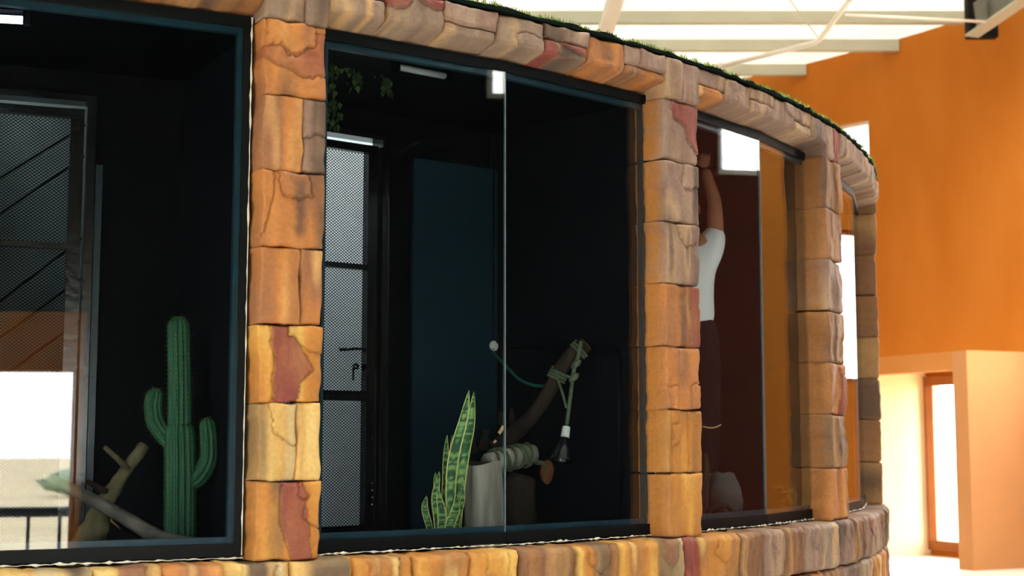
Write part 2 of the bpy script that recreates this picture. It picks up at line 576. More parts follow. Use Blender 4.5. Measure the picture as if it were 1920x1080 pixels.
# balcony door behind the photographer, seen only as a reflection
bal = thing('door_4', HP(36, RH, 0), 'orange framed balcony doorway reflected in the cactus bay', 'door', kind='structure')
for a, b, z0, z1 in ((29.2, 42.95, 2.14, 2.68), (42.62, 42.95, 0, 2.14), (29.2, 29.5, 0, 2.14)):
    n = max(1, int((b - a) / 2))
    mb = MB()
    for i in range(n):
        p, q = a + (b - a) * i / n, a + (b - a) * (i + 1) / n
        mb.add([HP(p, RH - .12, z0), HP(q, RH - .12, z0), HP(q, RH - .005, z0), HP(p, RH - .005, z0), HP(p, RH - .12, z1), HP(q, RH - .12, z1),
                HP(q, RH - .005, z1), HP(p, RH - .005, z1)], [(0, 1, 2, 3), (4, 7, 6, 5), (0, 4, 5, 1), (2, 6, 7, 3), (1, 5, 6, 2), (0, 3, 7, 4)])
    mb.build('surround', M_ORANGE, bal)
rail = thing('balcony_railing', HP(36, RH + .5, 0), 'dark balcony railing behind the doorway reflected in cactus bay', 'railing')
MB().tube([HP(a, RH + .5, .82) for a in range(29, 44)], .05, 8).build('handrail', M_GLOSSBLK, rail, True)
for i in range(15):
    a = 29 + i
    MB().tube([HP(a, RH + .5, -.3), HP(a, RH + .5, .82)], .018, 6).build('baluster', M_GLOSSBLK, rail)


def potted(loc, h, label, seed):
    t = thing('potted_plant', loc, label, 'plant', 'potted plants by the balcony door')
    loc = Vector(loc)
    MB().tube([loc, loc + Vector((0, 0, .02)), loc + Vector((0, 0, .16)), loc + Vector((0, 0, .18))], [.08, .09, .12, .12], 14).build('pot', M_POT, t, True)
    rnd = random.Random(seed)
    mb = MB()
    for i in range(60):
        a, e = rnd.random() * 6.283, rnd.random() * 1.2 + .2
        L = h * (.5 + .5 * rnd.random())
        d = Vector((math.cos(a) * math.cos(e), math.sin(a) * math.cos(e), math.sin(e)))
        p = loc + Vector((0, 0, .17))
        w = d.cross(Vector((0, 0, 1))).normalized() * .018
        q = p + d * L * .6 + Vector((0, 0, .03))
        tip = p + d * L - Vector((0, 0, .05))
        mb.add([p - w * .4, p + w * .4, q + w, q - w, tip], [(0, 1, 2, 3), (3, 2, 4)])
    tag(mb.build('foliage', M_BUSH, t), None, kind='stuff')


potted(HP(39.2, RH - .3, 0), .26, 'bushy potted plant beside the balcony doorway jamb', 3)
potted(HP(37.0, RH - .3, 0), .24, 'smaller potted plant in the middle of balcony doorway', 5)
rnd = random.Random(8)
for i, (a, lb) in enumerate(((28, 'distant rounded shrub farthest left beyond the balcony'), (36, 'distant broad shrub straight beyond the balcony'), (45, 'distant low shrub farthest right beyond the balcony'))):
    p = HP(a, RH + 62 + 4 * i, -1.52)
    s = 1.3 + .3 * i
    vs, fs = [], []
    for j in range(7):
        for k in range(10):
            el, az = math.pi * j / 6, 2 * math.pi * k / 10
            rr = s * (.8 + .4 * rnd.random())
            vs.append(p + Vector((math.sin(el) * math.cos(az) * rr * 1.8, math.sin(el) * math.sin(az) * rr, (1 - math.cos(el)) * rr * .5)))
    for j in range(6):
        for k in range(10):
            fs.append((j * 10 + k, j * 10 + (k + 1) % 10, j * 10 + 10 + (k + 1) % 10, j * 10 + 10 + k))
    tag(MB().add(vs, fs).build('shrub', M_SHRUB, smooth=True), lb, 'shrub', 'distant shrubs beyond the balcony')

# ------------------------------------------------------------------ the round building: painted stonework
PAL = {
    'gold': [(216, 172, 92), (198, 142, 66), (184, 122, 56), (160, 110, 64), (220, 186, 114)],
    'tan': [(204, 146, 86), (190, 126, 68), (176, 114, 66), (150, 102, 72), (206, 158, 102)],
    'violet': [(162, 136, 120), (150, 122, 108), (136, 108, 98), (174, 142, 112), (122, 98, 90)],
    'brown': [(164, 116, 74), (140, 96, 62), (122, 84, 60), (172, 130, 84), (102, 76, 60)],
    'pale': [(222, 190, 124), (210, 174, 106), (198, 154, 90), (190, 172, 130), (172, 136, 90)],
    'grey': [(168, 142, 120), (190, 154, 114), (146, 124, 108), (136, 112, 100), (200, 160, 112)],
    'red': [(146, 66, 58), (130, 54, 50), (140, 72, 62), (118, 56, 52), (154, 82, 66)],
}
RED = np.array(lin((132, 66, 60)))
DARK = np.array(lin((84, 66, 60)))


def stone(parent, th0, th1, z0, z1, r0, r1, seed, pal='tan', step=.007, patches=(), streak=.85, bev=.011, rings=3, amp=.008, gap=.003, darks=(), under=0.0, side=None):
    rm = r1
    w, h = math.radians(th1 - th0) * rm - 2 * gap, (z1 - z0) - 2 * gap
    nx, nz = max(4, int(math.ceil(w / step))), max(4, int(math.ceil(h / step)))
    U, Vv = np.meshgrid(np.linspace(0, 1, nx + 1), np.linspace(0, 1, nz + 1), indexing='xy')
    S, Z = U * w, Vv * h
    sd = seed * 13.37
    ds, dz = np.minimum(U, 1 - U) * w, np.minimum(Vv, 1 - Vv) * h
    q = np.hypot(np.maximum(0, bev - ds), np.maximum(0, bev - dz))
    dep = -np.minimum(q, bev * 1.2) ** 2 / bev * .75
    dep = dep + amp * (vn(S * 7 + sd, Z * 5 + sd, 1) - .5) * 2 + amp * .5 * (vn(S * 19 + sd, Z * 13 + sd, 2) - .5) * 2 \
        + amp * .25 * (vn(S * 50 + sd, Z * 40 + sd, 3) - .5) * 2
    # vertical tool marks
    dep = dep + amp * .35 * (vn(S * 30 + sd, Z * 3 + sd, 4) - .5) * 2
    dep = dep - .005 * np.clip((vn(S * 13 + sd, Z * 9 + sd, 19) - .72) * 8, 0, 1) + .004 * np.clip((vn(S * 5 + sd, Z * 4 + sd, 20) - .55) * 10, 0, 1)
    # colour: vertical streaks of paint
    P = np.array([lin(c) for c in PAL[pal]])
    t = np.clip((.6 * vn(S * 9 + sd, Z * 1.6 + sd, 5) + .4 * vn(S * 24 + sd * 2, Z * 3.5 + sd, 6)) * 1.5 - .25, 0, .999) * 4
    i0 = t.astype(int)
    fr = (t - i0)[..., None]
    C = P[i0] * (1 - fr) + P[np.minimum(i0 + 1, 4)] * fr
    dk = np.clip((vn(S * 10 + sd * 3, Z * 1.3 + sd, 7) - .60) * 4, 0, 1) * streak * np.clip(.4 + vn(S * 5 + sd, Z * 7 + sd, 8), 0, 1)
    for du, dw, dv0, dv1, ds_ in darks:
        dk = np.maximum(dk, ds_ * np.exp(-((U - du + .05 * (vn(Z * 9, S, 9) - .5)) / dw) ** 2) * np.clip((Vv - dv0) * 8, 0, 1) * np.clip((dv1 - Vv) * 8, 0, 1))
    C = C * (1 - dk[..., None]) + DARK * dk[..., None]
    ju = U + .05 * (vn(S * 30 + sd, Z * 30 + sd, 10) - .5) + .03 * (vn(S * 90, Z * 90 + sd, 11) - .5)
    jv = Vv + .05 * (vn(S * 30 + sd, Z * 30 + sd, 12) - .5) + .03 * (vn(S * 90, Z * 90 + sd, 13) - .5)
    for pt in patches:
        ins = inpoly(ju, jv, pt['p'])
        gy, gx = np.gradient(ins.astype(float))
        edge = np.clip(np.hypot(gx, gy) * 2, 0, 1)
        dep = dep + np.where(ins, pt.get('h', .006), 0) - .009 * edge * (~ins)
        if pt.get('red'):
            k = np.clip(pt['red'] * (.75 + .5 * vn(S * 12 + sd, Z * 6, 14)), 0, 1)[..., None] * ins[..., None]
            C = C * (1 - k) + RED * k
    # ragged block outline
    So = S + .006 * (vn(Z * 16 + sd, U * 2, 15) - .5) * 2 * (1 - np.clip(ds / .04, 0, 1))
    Zo = Z + .005 * (vn(S * 16 + sd, Vv * 2, 16) - .5) * 2 * (1 - np.clip(dz / .04, 0, 1))
    TH = th0 + np.degrees((So + gap) / rm)
    RR = r1 + dep
    ZZ = z0 + gap + Zo + under * (1 - Vv) ** 1.0
    n1 = nx + 1
    idx = np.arange((nx + 1) * (nz + 1)).reshape(nz + 1, n1)
    F = np.stack([idx[:-1, :-1], idx[:-1, 1:], idx[1:, 1:], idx[1:, :-1]], -1).reshape(-1, 4).tolist()
    TH, RR, ZZ, C = TH.ravel(), RR.ravel(), ZZ.ravel(), C.reshape(-1, 3)
    loop = np.concatenate([idx[0, :], idx[1:, -1], idx[-1, -2::-1], idx[-2:0:-1, 0]])
    T, Rr, Z_, Cc = [TH], [RR], [ZZ], [C]
    prev, base, L = loop, len(TH), len(loop)
    ang = np.arange(L)
    thm, zm = (th0 + th1) / 2, (z0 + z1) / 2
    for k in range(1, rings + 1):
        f_ = k / rings
        wob = .004 * (vn(ang * .35 + sd, k * 1.7, 17) - .5) * 2 * (1 if k < rings else 0)
        bl = np.sin(f_ * math.pi) * .002
        T.append(TH[loop] + np.degrees((np.sign(TH[loop] - thm) * (wob + bl) * (np.abs(TH[loop] - thm) > (th1 - th0) * .48)) / rm))
        Rr.append(RR[loop] * (1 - f_) + r0 * f_)
        Z_.append(ZZ[loop] - f_ * under * (ZZ[loop] < zm) * (np.arange(L) < nx + 1) + np.sign(ZZ[loop] - zm) * (wob + bl) * (np.abs(ZZ[loop] - zm) > (z1 - z0) * .47))
        cc = C[loop] * (.94 + .12 * vn(ang * .25 + sd, k, 18))[:, None]
        if side is not None:  # warm light from the left painted into the left faces
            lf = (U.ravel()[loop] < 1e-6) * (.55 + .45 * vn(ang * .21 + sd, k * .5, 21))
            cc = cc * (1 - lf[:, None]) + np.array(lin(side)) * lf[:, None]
        Cc.append(cc)
        cur = base + (k - 1) * L + ang
        F += np.stack([prev, np.roll(cur, 0), np.roll(cur, -1), np.roll(prev, -1)], -1).tolist()
        prev = cur
    T, Rr, Z_, Cc = map(np.concatenate, (T, Rr, Z_, Cc))
    a = np.radians(T)
    V = np.stack([CX + Rr * np.sin(a), CY - Rr * np.cos(a), Z_], -1)
    return mk('stone', V, F, M_STONE, parent, True, col=Cc)


R1P, R0P = R + .12, R - .06
PILZ = [1.045 + (3.14 - 1.045) * i / 7 for i in range(8)][::-1]   # top to bottom


def pillar(th0, th1, specs, label, step, head, side=None):
    tm = (th0 + th1) / 2
    t = thing('stone_pillar', FP(tm, R, 1.045), label, 'pillar', 'painted stone pillars between the windows', 'structure')
    for i, sp in enumerate(specs):
        zt, zb = PILZ[i], PILZ[i + 1]
        for (a, b, c, d, kw) in sp:      # fractions of the course
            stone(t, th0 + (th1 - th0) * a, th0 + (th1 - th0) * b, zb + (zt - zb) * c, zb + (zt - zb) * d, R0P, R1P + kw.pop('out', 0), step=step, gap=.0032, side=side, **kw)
    for (a, b, kw) in head:
        stone(t, th0 + (th1 - th0) * a, th0 + (th1 - th0) * b, 3.14, 3.34, R0P, R + .13, step=step, gap=.002, **kw)
    return t


F1 = (0, 1, 0, 1)
pillar(29.16, 31.2, [
    [(*F1, dict(seed=1, pal='tan', patches=[dict(p=[(-.1, .62), (.12, .66), (.3, .68), (.4, .56), (.52, .58), (.72, .68), (.84, .7), (.82, .9), (1.1, .92), (1.1, .3), (.55, .28), (.35, .36), (-.1, .55)], red=.55, h=.004),
                                             dict(p=[(.05, .64), (.25, .7), (.38, .55), (.5, .56), (.72, .67), (.84, .7), (.8, 1.1), (.05, 1.1)], h=.007)]))],
    [(0, .64, 0, 1, dict(seed=2, pal='tan', darks=[(.86, .12, 0, 1, .25)])),
     (.64, 1, 0, 1, dict(seed=3, pal='violet', out=-.004, darks=[(.85, .12, .4, 1, .5)], patches=[dict(p=[(-.1, .45), (.3, .48), (.55, .56), (1.1, .5), (1.1, 1.1), (-.1, 1.1)], h=.007)]))],
    [(*F1, dict(seed=4, pal='tan', darks=[(.62, .09, .1, .95, .75)], patches=[dict(p=[(.3, .75), (.4, .68), (.62, .66), (.8, .7), (.7, 1.1), (.25, 1.1)], h=.008), dict(p=[(-.1, 1.1), (.22, 1.1), (.14, .5), (.05, .2), (-.1, 0)], h=.005)]))],
    [(0, .63, 0, 1, dict(seed=5, pal='tan', streak=.3)), (.63, 1, 0, 1, dict(seed=6, pal='tan', streak=.1, out=-.003))],
    [(*F1, dict(seed=7, pal='gold', patches=[dict(p=[(.2, 1.1), (.42, 1.1), (.5, .86), (.62, .78), (.72, .62), (.82, .5), (.86, .38), (.74, .34), (.66, .25), (.62, -.1), (.2, -.1), (.22, .4), (.26, .6), (.18, .8)], red=.95, h=.005),
                                              dict(p=[(.5, .88), (.6, .82), (.8, .68), (1.1, .6), (1.1, 1.1), (.45, 1.1)], h=.006)]))],
    [(0, .61, 0, 1, dict(seed=8, pal='pale', patches=[dict(p=[(.4, .62), (.62, .56), (.86, .48), (1.1, .5), (1.1, 1.1), (.3, 1.1)], h=.007)])), (.61, 1, 0, 1, dict(seed=9, pal='pale', out=-.003, streak=.7))],
    [(*F1, dict(seed=10, pal='gold', streak=.8, patches=[dict(p=[(.38, 1.1), (.62, 1.1), (.78, .8), (.82, .5), (.86, -.1), (.62, -.1), (.5, .2), (.38, .5)], red=.9, h=.003),
                                               dict(p=[(.66, 1.1), (.66, .84), (.8, .78), (.74, .55), (.88, .46), (1.1, .38), (1.1, 1.1)], h=.007)]))],
], 'golden stone pillar between the cactus bay and the snake plant bay', .0055,
    [(0, .62, dict(seed=11, pal='grey', darks=[(.55, .15, 0, 1, .5)])), (.62, 1, dict(seed=12, pal='grey'))])

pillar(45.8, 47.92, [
    [(*F1, dict(seed=21, pal='violet', streak=.2, patches=[dict(p=[(.22, 1.1), (.2, .86), (.3, .72), (.48, .7), (.6, .62), (.68, .42), (.82, .3), (.95, .18), (1.1, .15), (1.1, 1.1)], red=.85, h=.006)]))],
    [(*F1, dict(seed=22, pal='violet', patches=[dict(p=[(.6, 1.1), (.62, .75), (.58, .62), (.72, .6), (1.1, .64), (1.1, 1.1)], h=.008)]))],
    [(*F1, dict(seed=23, pal='violet', patches=[dict(p=[(.35, 1.1), (.42, .72), (.6, .62), (.85, .74), (.9, 1.1)], h=.007)]))],
    [(*F1, dict(seed=24, pal='tan', streak=.7, patches=[dict(p=[(.72, 1.1), (.7, .8), (.76, .5), (.7, -.1), (1.1, -.1), (1.1, 1.1)], red=.85, h=.006)]))],
    [(*F1, dict(seed=25, pal='tan', streak=.3, patches=[dict(p=[(-.1, .35), (.3, .36), (.3, -.1), (-.1, -.1)], h=.006), dict(p=[(.7, .38), (1.1, .4), (1.1, -.1), (.7, -.1)], h=.005)]))],
    [(*F1, dict(seed=26, pal='gold', streak=.8, patches=[dict(p=[(.1, .75), (.35, .78), (.35, .5), (.1, .45)], h=.006), dict(p=[(.6, 1.1), (.62, -.1), (1.1, -.1), (1.1, 1.1)], h=.004)]))],
    [(*F1, dict(seed=27, pal='gold', streak=.3))],
], 'stone pillar with a red corner patch between snake plant bay and person bay', .007,
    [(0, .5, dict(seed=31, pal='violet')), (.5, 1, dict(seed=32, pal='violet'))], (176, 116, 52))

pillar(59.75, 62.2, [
    [(*F1, dict(seed=40 + i, pal=p, streak=.6, patches=q))] for i, (p, q) in enumerate([
        ('brown', [dict(p=[(.55, 1.1), (.6, .7), (.75, .4), (.8, -.1), (1.1, -.1), (1.1, 1.1)], h=.007)]), ('brown', []), ('violet', []), ('brown', []),
        ('tan', [dict(p=[(.6, .9), (.7, .5), (.62, -.1), (1.1, -.1), (1.1, .7)], red=.8, h=.006)]), ('brown', []), ('tan', [])])
], 'narrow-looking brown stone pillar right of the person bay', .01,
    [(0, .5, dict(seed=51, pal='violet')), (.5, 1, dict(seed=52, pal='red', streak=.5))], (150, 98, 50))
pillar(77.2, 79.4, [[(*F1, dict(seed=60 + i, pal='brown', streak=.6))] for i in range(7)], 'farthest stone pillar at the right edge of the building', .014,
       [(0, 1, dict(seed=68, pal='brown'))])
pillar(11.9, 13.95, [[(*F1, dict(seed=70 + i, pal='tan', streak=.5))] for i in range(7)], 'stone pillar left of the cactus bay', .02,
       [(0, 1, dict(seed=78, pal='tan'))])

# stone lintels above the windows
LZ0, LZ1, LR = 3.168, 3.34, R + .13


def lintel(bounds, specs, label, step):
    tm = (bounds[0] + bounds[-1]) / 2
    t = thing('stone_lintel', FP(tm, R, LZ0), label, 'lintel', 'stone lintels above the windows', 'structure')
    for i, (a, b) in enumerate(zip(bounds[:-1], bounds[1:])):
        for (c, d, kw) in specs[i]:
            zz0, zz1 = LZ0 + (LZ1 - LZ0) * c, LZ0 + (LZ1 - LZ0) * d
            stone(t, a, b, zz0, zz1, R - .05, LR + kw.pop('out', 0), step=step, bev=.022 if c == 0 else .009, rings=4, gap=.0015, under=.036 if c == 0 else 0.0, **kw)
    return t


W1 = lambda **k: [(0, 1, k)]
lintel([31.2, 33.25, 35.39, 37.5, 39.57, 41.62, 43.52, 45.8], [
    [(0, .72, dict(seed=101, pal='grey')), (.72, 1, dict(seed=102, pal='violet'))],
    W1(seed=103, pal='grey', patches=[dict(p=[(-.1, .55), (.12, .46), (.3, .5), (.38, .75), (.4, 1.1), (-.1, 1.1)], red=.85, h=.007), dict(p=[(.4, 1.1), (.52, .85), (.72, .7), (.86, .66), (1.1, .72), (1.1, 1.1)], red=.8, h=.007)]),
    [(0, .5, dict(seed=104, pal='grey')), (.5, 1, dict(seed=105, pal='violet', out=.004))],
    W1(seed=106, pal='grey', streak=.8, patches=[dict(p=[(.4, -.1), (.42, .4), (.5, .5), (.62, .5), (.75, .5), (.88, .4), (1.1, .3), (1.1, -.1)], h=.006)]),
    [(0, .62, dict(seed=107, pal='grey', patches=[dict(p=[(-.1, 1.1), (.2, .9), (.3, .4), (.3, -.1), (-.1, -.1)], red=.8, h=.004), dict(p=[(.3, 1.1), (.4, .8), (.6, .6), (.8, .4), (1.1, .3), (1.1, 1.1)], red=.85, h=.007)])),
     (.62, 1, dict(seed=108, pal='violet', out=.004))],
    W1(seed=109, pal='tan', darks=[(.5, .2, .2, .9, .55)]),
    [(0, .48, dict(seed=110, pal='tan')), (.48, 1, dict(seed=111, pal='violet', out=.004, patches=[dict(p=[(.35, -.1), (.4, .5), (.36, 1.1), (1.1, 1.1), (1.1, -.1)], h=.006)]))],
], 'stone lintel with red patches above the snake plant bay', .007)
lintel([47.92, 49.89, 51.9, 53.93, 55.86, 57.95, 59.75], [
    [(0, .5, dict(seed=121, pal='tan', streak=.8)), (.5, 1, dict(seed=122, pal='violet', out=-.006))],
    W1(seed=123, pal='violet', amp=.011),
    [(0, .62, dict(seed=124, pal='violet', amp=.01, out=-.004)), (.62, 1, dict(seed=125, pal='violet'))],
    W1(seed=126, pal='violet', patches=[dict(p=[(.5, 1.1), (.6, .6), (.8, .45), (1.1, .5), (1.1, 1.1)], h=.007)]),
    [(0, .55, dict(seed=127, pal='grey')), (.55, 1, dict(seed=128, pal='violet'))],
    W1(seed=129, pal='violet', amp=.01),
], 'grey-violet stone lintel above the bay with the person', .008)
lintel([62.2, 64.6, 67.0, 69.4, 72.0, 74.6, 77.2], [W1(seed=140 + i, pal=p, amp=.012) for i, p in enumerate(['violet', 'grey', 'violet', 'grey', 'brown', 'grey'])],
       'stone lintel at the curved right end of the building', .012)
lintel([13.95, 16, 18.1, 20.3, 22.4, 24.6, 26.9, 29.16], [W1(seed=150 + i, pal='brown') for i in range(7)], 'stone lintel above the cactus bay', .01)

# base wall under the windows, courses of stones
basew = thing('stone_base_wall', FP(45, R, 0), 'curved base wall of painted stones below the windows', 'wall', kind='structure')
BJ = [13, 15.2, 17.4, 19.7, 22.1, 24.57, 26.46, 28.2, 30.2, 32.2, 34.33, 36.4, 38.39, 40.8, 42.97, 45.0, 46.5, 47.45, 50.26, 52.2, 53.92, 55.9, 57.6, 60.0, 62.2, 64.5, 67, 69.5, 72, 74.6, 77.3, 80]
BP = ['gold', 'gold', 'tan', 'pale', 'pale', 'pale', 'tan', 'pale', 'pale', 'gold', 'gold', 'gold', 'brown', 'gold', 'gold', 'pale', 'red', 'gold', 'brown', 'violet', 'brown', 'violet', 'grey', 'violet', 'brown', 'violet', 'grey', 'brown', 'grey', 'brown', 'grey']
for i, (a, b) in enumerate(zip(BJ[:-1], BJ[1:])):
    vis = 20 < a < 76
    stone(basew, a, b, .79, 1.045, R - .05, R + .15, 200 + i, BP[i], .008 if vis else .03, streak=.9, bev=.03, rings=5, amp=.011,
          patches=[dict(p=[(.2 + .1 * (i % 3), 1.1), (.3, .7), (.45 + .1 * (i % 2), .5), (.7, .6), (.8, 1.1)], h=.006, red=.5 if i % 5 == 0 else 0)] if i % 2 else ())
for c, (z0, z1) in enumerate(((.53, .787), (.265, .527), (0.0, .262))):
    jj = [13 + 2.9 * k + (1.3 if c % 2 == 0 else 0) for k in range(24)]
    for i, (a, b) in enumerate(zip(jj[:-1], jj[1:])):
        stone(basew, a, b, z0, z1, R - .05, R + .145, 300 + 40 * c + i, ['brown', 'grey', 'tan', 'violet', 'gold'][(i * 3 + c) % 5], .012 if c == 0 and a > 45 else .03, streak=.9, bev=.03, rings=2, amp=.011)
ring_wall('wall_base_core', 10, 82, 0, .9, R - .35, R - .052, M_SOIL, [], 'solid core behind the base stones', 'wall', cen=1)

# turf on top of the lintel
turf = thing('turf_mat', FP(48, R, 3.345), 'artificial grass mat on top of the stone lintels', 'turf')
mb = MB()
rnd = random.Random(4)
ths = [13 + .35 * i for i in range(191)]
for i in range(len(ths) - 1):
    a, b = ths[i], ths[i + 1]
    ra, rb = (LR - .005 + .02 * vn(x * 3.1, 0, 44) for x in (a, b))
    za, zb = (3.354 + .014 * float(vn(x * 2.3, 3, 45)) for x in (a, b))
    mb.add([FP(a, R - .5, 3.345), FP(b, R - .5, 3.345), FP(b, rb, 3.345), FP(a, ra, 3.345), FP(a, R - .5, za), FP(b, R - .5, zb), FP(b, rb, zb), FP(a, ra, za)],
           [(0, 1, 2, 3), (4, 7, 6, 5), (2, 6, 7, 3), (0, 4, 5, 1)])
mb.build('backing', M_TURF, turf)
mb = MB()
for i in range(9000):
    th = 30 + 48 * rnd.random()
    r = LR + .01 - .22 * rnd.random() ** 2
    clump = float(vn(th * 2.2, 7, 46))
    z = 3.352 + .010 * float(vn(th * 2.3, 3, 45))
    L = (.010 + .014 * rnd.random()) * (.5 + clump)
    p = FP(th, r, z)
    a = rnd.random() * 6.283
    d = Vector((math.cos(a) * .5, math.sin(a) * .5, .6 + rnd.random()))
    d = d.normalized() * L
    w = Vector((-math.sin(a), math.cos(a), 0)) * .0028
    mb.add([p - w, p + w, p + d], [(0, 1, 2)])
tag(mb.build('grass_blades', M_GRASS, turf), 'green grass blades along the edge', kind='stuff')

# ------------------------------------------------------------------ windows of the building
BAYS = [(14.0, 21.5, 29.08), (31.25, 38.6, 46.15), (48.0, 54.45, 60.87), (62.6, 70.5, 78.13)]
BLAB = ['dark framed two-pane window of the cactus bay', 'dark framed two-pane window of the snake plant bay',
        'dark framed two-pane window of the bay with the person', 'dark framed window at the curved right end']
UP = Vector((0, 0, 1))
for n, (a, m_, b) in enumerate(BAYS):
    w = thing('window_%d' % (n + 1), FP(m_, R, ZB), BLAB[n], 'window', kind='structure')
    for (p, q, e) in ((a, m_, 0), (m_, b, 1)):
        P0, P1 = FP(p, R, 0), FP(q, R, 0)
        d = (P1 - P0).normalized()
        nn = Vector((d.y, -d.x, 0))
        L = (P1 - P0).length
        mid = (P0 + P1) / 2
        gl = MB().obox(mid + UP * ((ZB + ZT) / 2), d * (L / 2 - .003), nn * .005, UP * ((ZT - ZB) / 2 - .02))
        gl.build('glass_pane', 'window_glass', w)
        for z, hh in ((ZT - .018, .022), (ZB + .02, .024)):
            MB().obox(mid + UP * z - nn * .016, d * (L / 2), nn * .026, UP * hh).build('frame_rail', M_FRAME, w)
            MB().obox(mid + UP * (z + (-.034 if z > 2 else .034)) - nn * .022, d * (L / 2), nn * .014, UP * .014).build('glazing_bead', M_HILITE, w)
        E, s = (P0, 1) if e == 0 else (P1, -1)
        MB().obox(E + d * s * .016 + UP * ((ZB + ZT) / 2) - nn * .016, d * .018, nn * .026, UP * ((ZT - ZB) / 2 - .042)).build('frame_stile', M_FRAME, w)
        MB().obox(E + d * s * .044 + UP * ((ZB + ZT) / 2) - nn * .022, d * .012, nn * .016, UP * ((ZT - ZB) / 2 - .05)).build('glazing_bead', M_HILITE, w)
        # irregular white sealant bead along the sill and the jamb
        rs = random.Random(n * 2 + e)
        pts = [P0 + d * (L * i / 60) + nn * .018 + UP * (ZB - .012 + .004 * rs.random()) for i in range(61)]
        MB().tube(pts, [.001 + .0055 * rs.random() ** 3 for _ in pts], 5, wob=.5, seed=n).build('sealant', M_CAULK, w, True)
        if e == 1:
            pts = [P1 + d * -.004 + nn * .014 + UP * (ZB + (ZT - ZB) * i / 60) for i in range(61)]
            MB().tube(pts, [.0015 + .005 * rs.random() ** 3 for _ in pts], 5, wob=.5, seed=n).build('sealant', M_CAULK, w, True)
    J = FP(m_, R, (ZB + ZT) / 2)
    a_ = math.radians(m_)
    nn, d = Vector((math.sin(a_), -math.cos(a_), 0)), Vector((math.cos(a_), math.sin(a_), 0))
    MB().obox(J, d * .0014, nn * .006, UP * ((ZT - ZB) / 2 - .04)).build('joint_seal', M_SEAL, w)

# ------------------------------------------------------------------ inside the building
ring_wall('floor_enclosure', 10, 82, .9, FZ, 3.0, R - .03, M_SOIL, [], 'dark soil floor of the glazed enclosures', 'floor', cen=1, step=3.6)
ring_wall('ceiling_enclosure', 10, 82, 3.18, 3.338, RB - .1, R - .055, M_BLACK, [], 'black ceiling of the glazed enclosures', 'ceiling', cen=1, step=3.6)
ring_wall('wall_rear', 82, 370, 0, 3.34, R - .25, R, M_REAR, [], 'plastered rear wall of the round building', 'wall', cen=1, step=6)
ring_wall('wall_core', 5, 90, .9, 3.34, 5.1, 5.25, M_CORE, [], 'pale grey core wall behind the mesh doors', 'wall', cen=1, step=4)
DOORX = [(-.36, .47), (-.66, .17), (-.4, .4), (-.4, .4)]
BCEN = [21.5, 38.62, 54.5, 70.4]
BHALF = [8.63, 8.9, 7.4, 8.0]
WM = [M_BLACK, M_TEAL, M_MAROON, M_MAROON]


def bayf(n):
    a = math.radians(BCEN[n])
    nn, d = Vector((math.sin(a), -math.cos(a), 0)), Vector((math.cos(a), math.sin(a), 0))
    o = Vector((CX, CY, 0)) + nn * RB
    return o, d, nn


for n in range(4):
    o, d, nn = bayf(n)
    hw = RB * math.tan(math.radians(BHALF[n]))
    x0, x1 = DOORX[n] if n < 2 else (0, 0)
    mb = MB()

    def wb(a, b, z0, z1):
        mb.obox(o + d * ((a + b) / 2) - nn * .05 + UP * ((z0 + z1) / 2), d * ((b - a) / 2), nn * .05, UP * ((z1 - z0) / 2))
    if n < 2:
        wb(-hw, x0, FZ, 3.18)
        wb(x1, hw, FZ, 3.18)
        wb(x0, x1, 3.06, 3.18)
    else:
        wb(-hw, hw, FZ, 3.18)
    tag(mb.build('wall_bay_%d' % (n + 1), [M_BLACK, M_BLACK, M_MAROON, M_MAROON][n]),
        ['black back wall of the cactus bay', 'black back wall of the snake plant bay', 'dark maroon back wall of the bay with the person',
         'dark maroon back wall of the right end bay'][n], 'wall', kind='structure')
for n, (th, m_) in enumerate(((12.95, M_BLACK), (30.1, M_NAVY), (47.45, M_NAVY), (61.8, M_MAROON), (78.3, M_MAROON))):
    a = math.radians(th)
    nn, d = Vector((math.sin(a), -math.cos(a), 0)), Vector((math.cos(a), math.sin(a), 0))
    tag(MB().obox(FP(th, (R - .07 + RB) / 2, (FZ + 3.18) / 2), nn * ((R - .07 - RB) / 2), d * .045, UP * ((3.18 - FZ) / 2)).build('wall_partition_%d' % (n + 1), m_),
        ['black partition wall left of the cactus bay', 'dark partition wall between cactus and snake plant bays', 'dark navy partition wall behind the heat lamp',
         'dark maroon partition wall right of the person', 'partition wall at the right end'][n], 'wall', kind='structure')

# teal board on the back wall of the snake plant bay
o, d, nn = bayf(1)


def bp(n, x, z, out=0.0):
    o, d, nn = bayf(n)
    return o + d * x + nn * out + UP * z


tag(MB().obox(bp(1, .62, (FZ + 2.97) / 2, .012), d * .28, nn * .012, UP * ((2.97 - FZ) / 2)).build('wall_panel', M_TEAL), 'dark teal painted board beside the mesh door', 'panel', kind='structure')


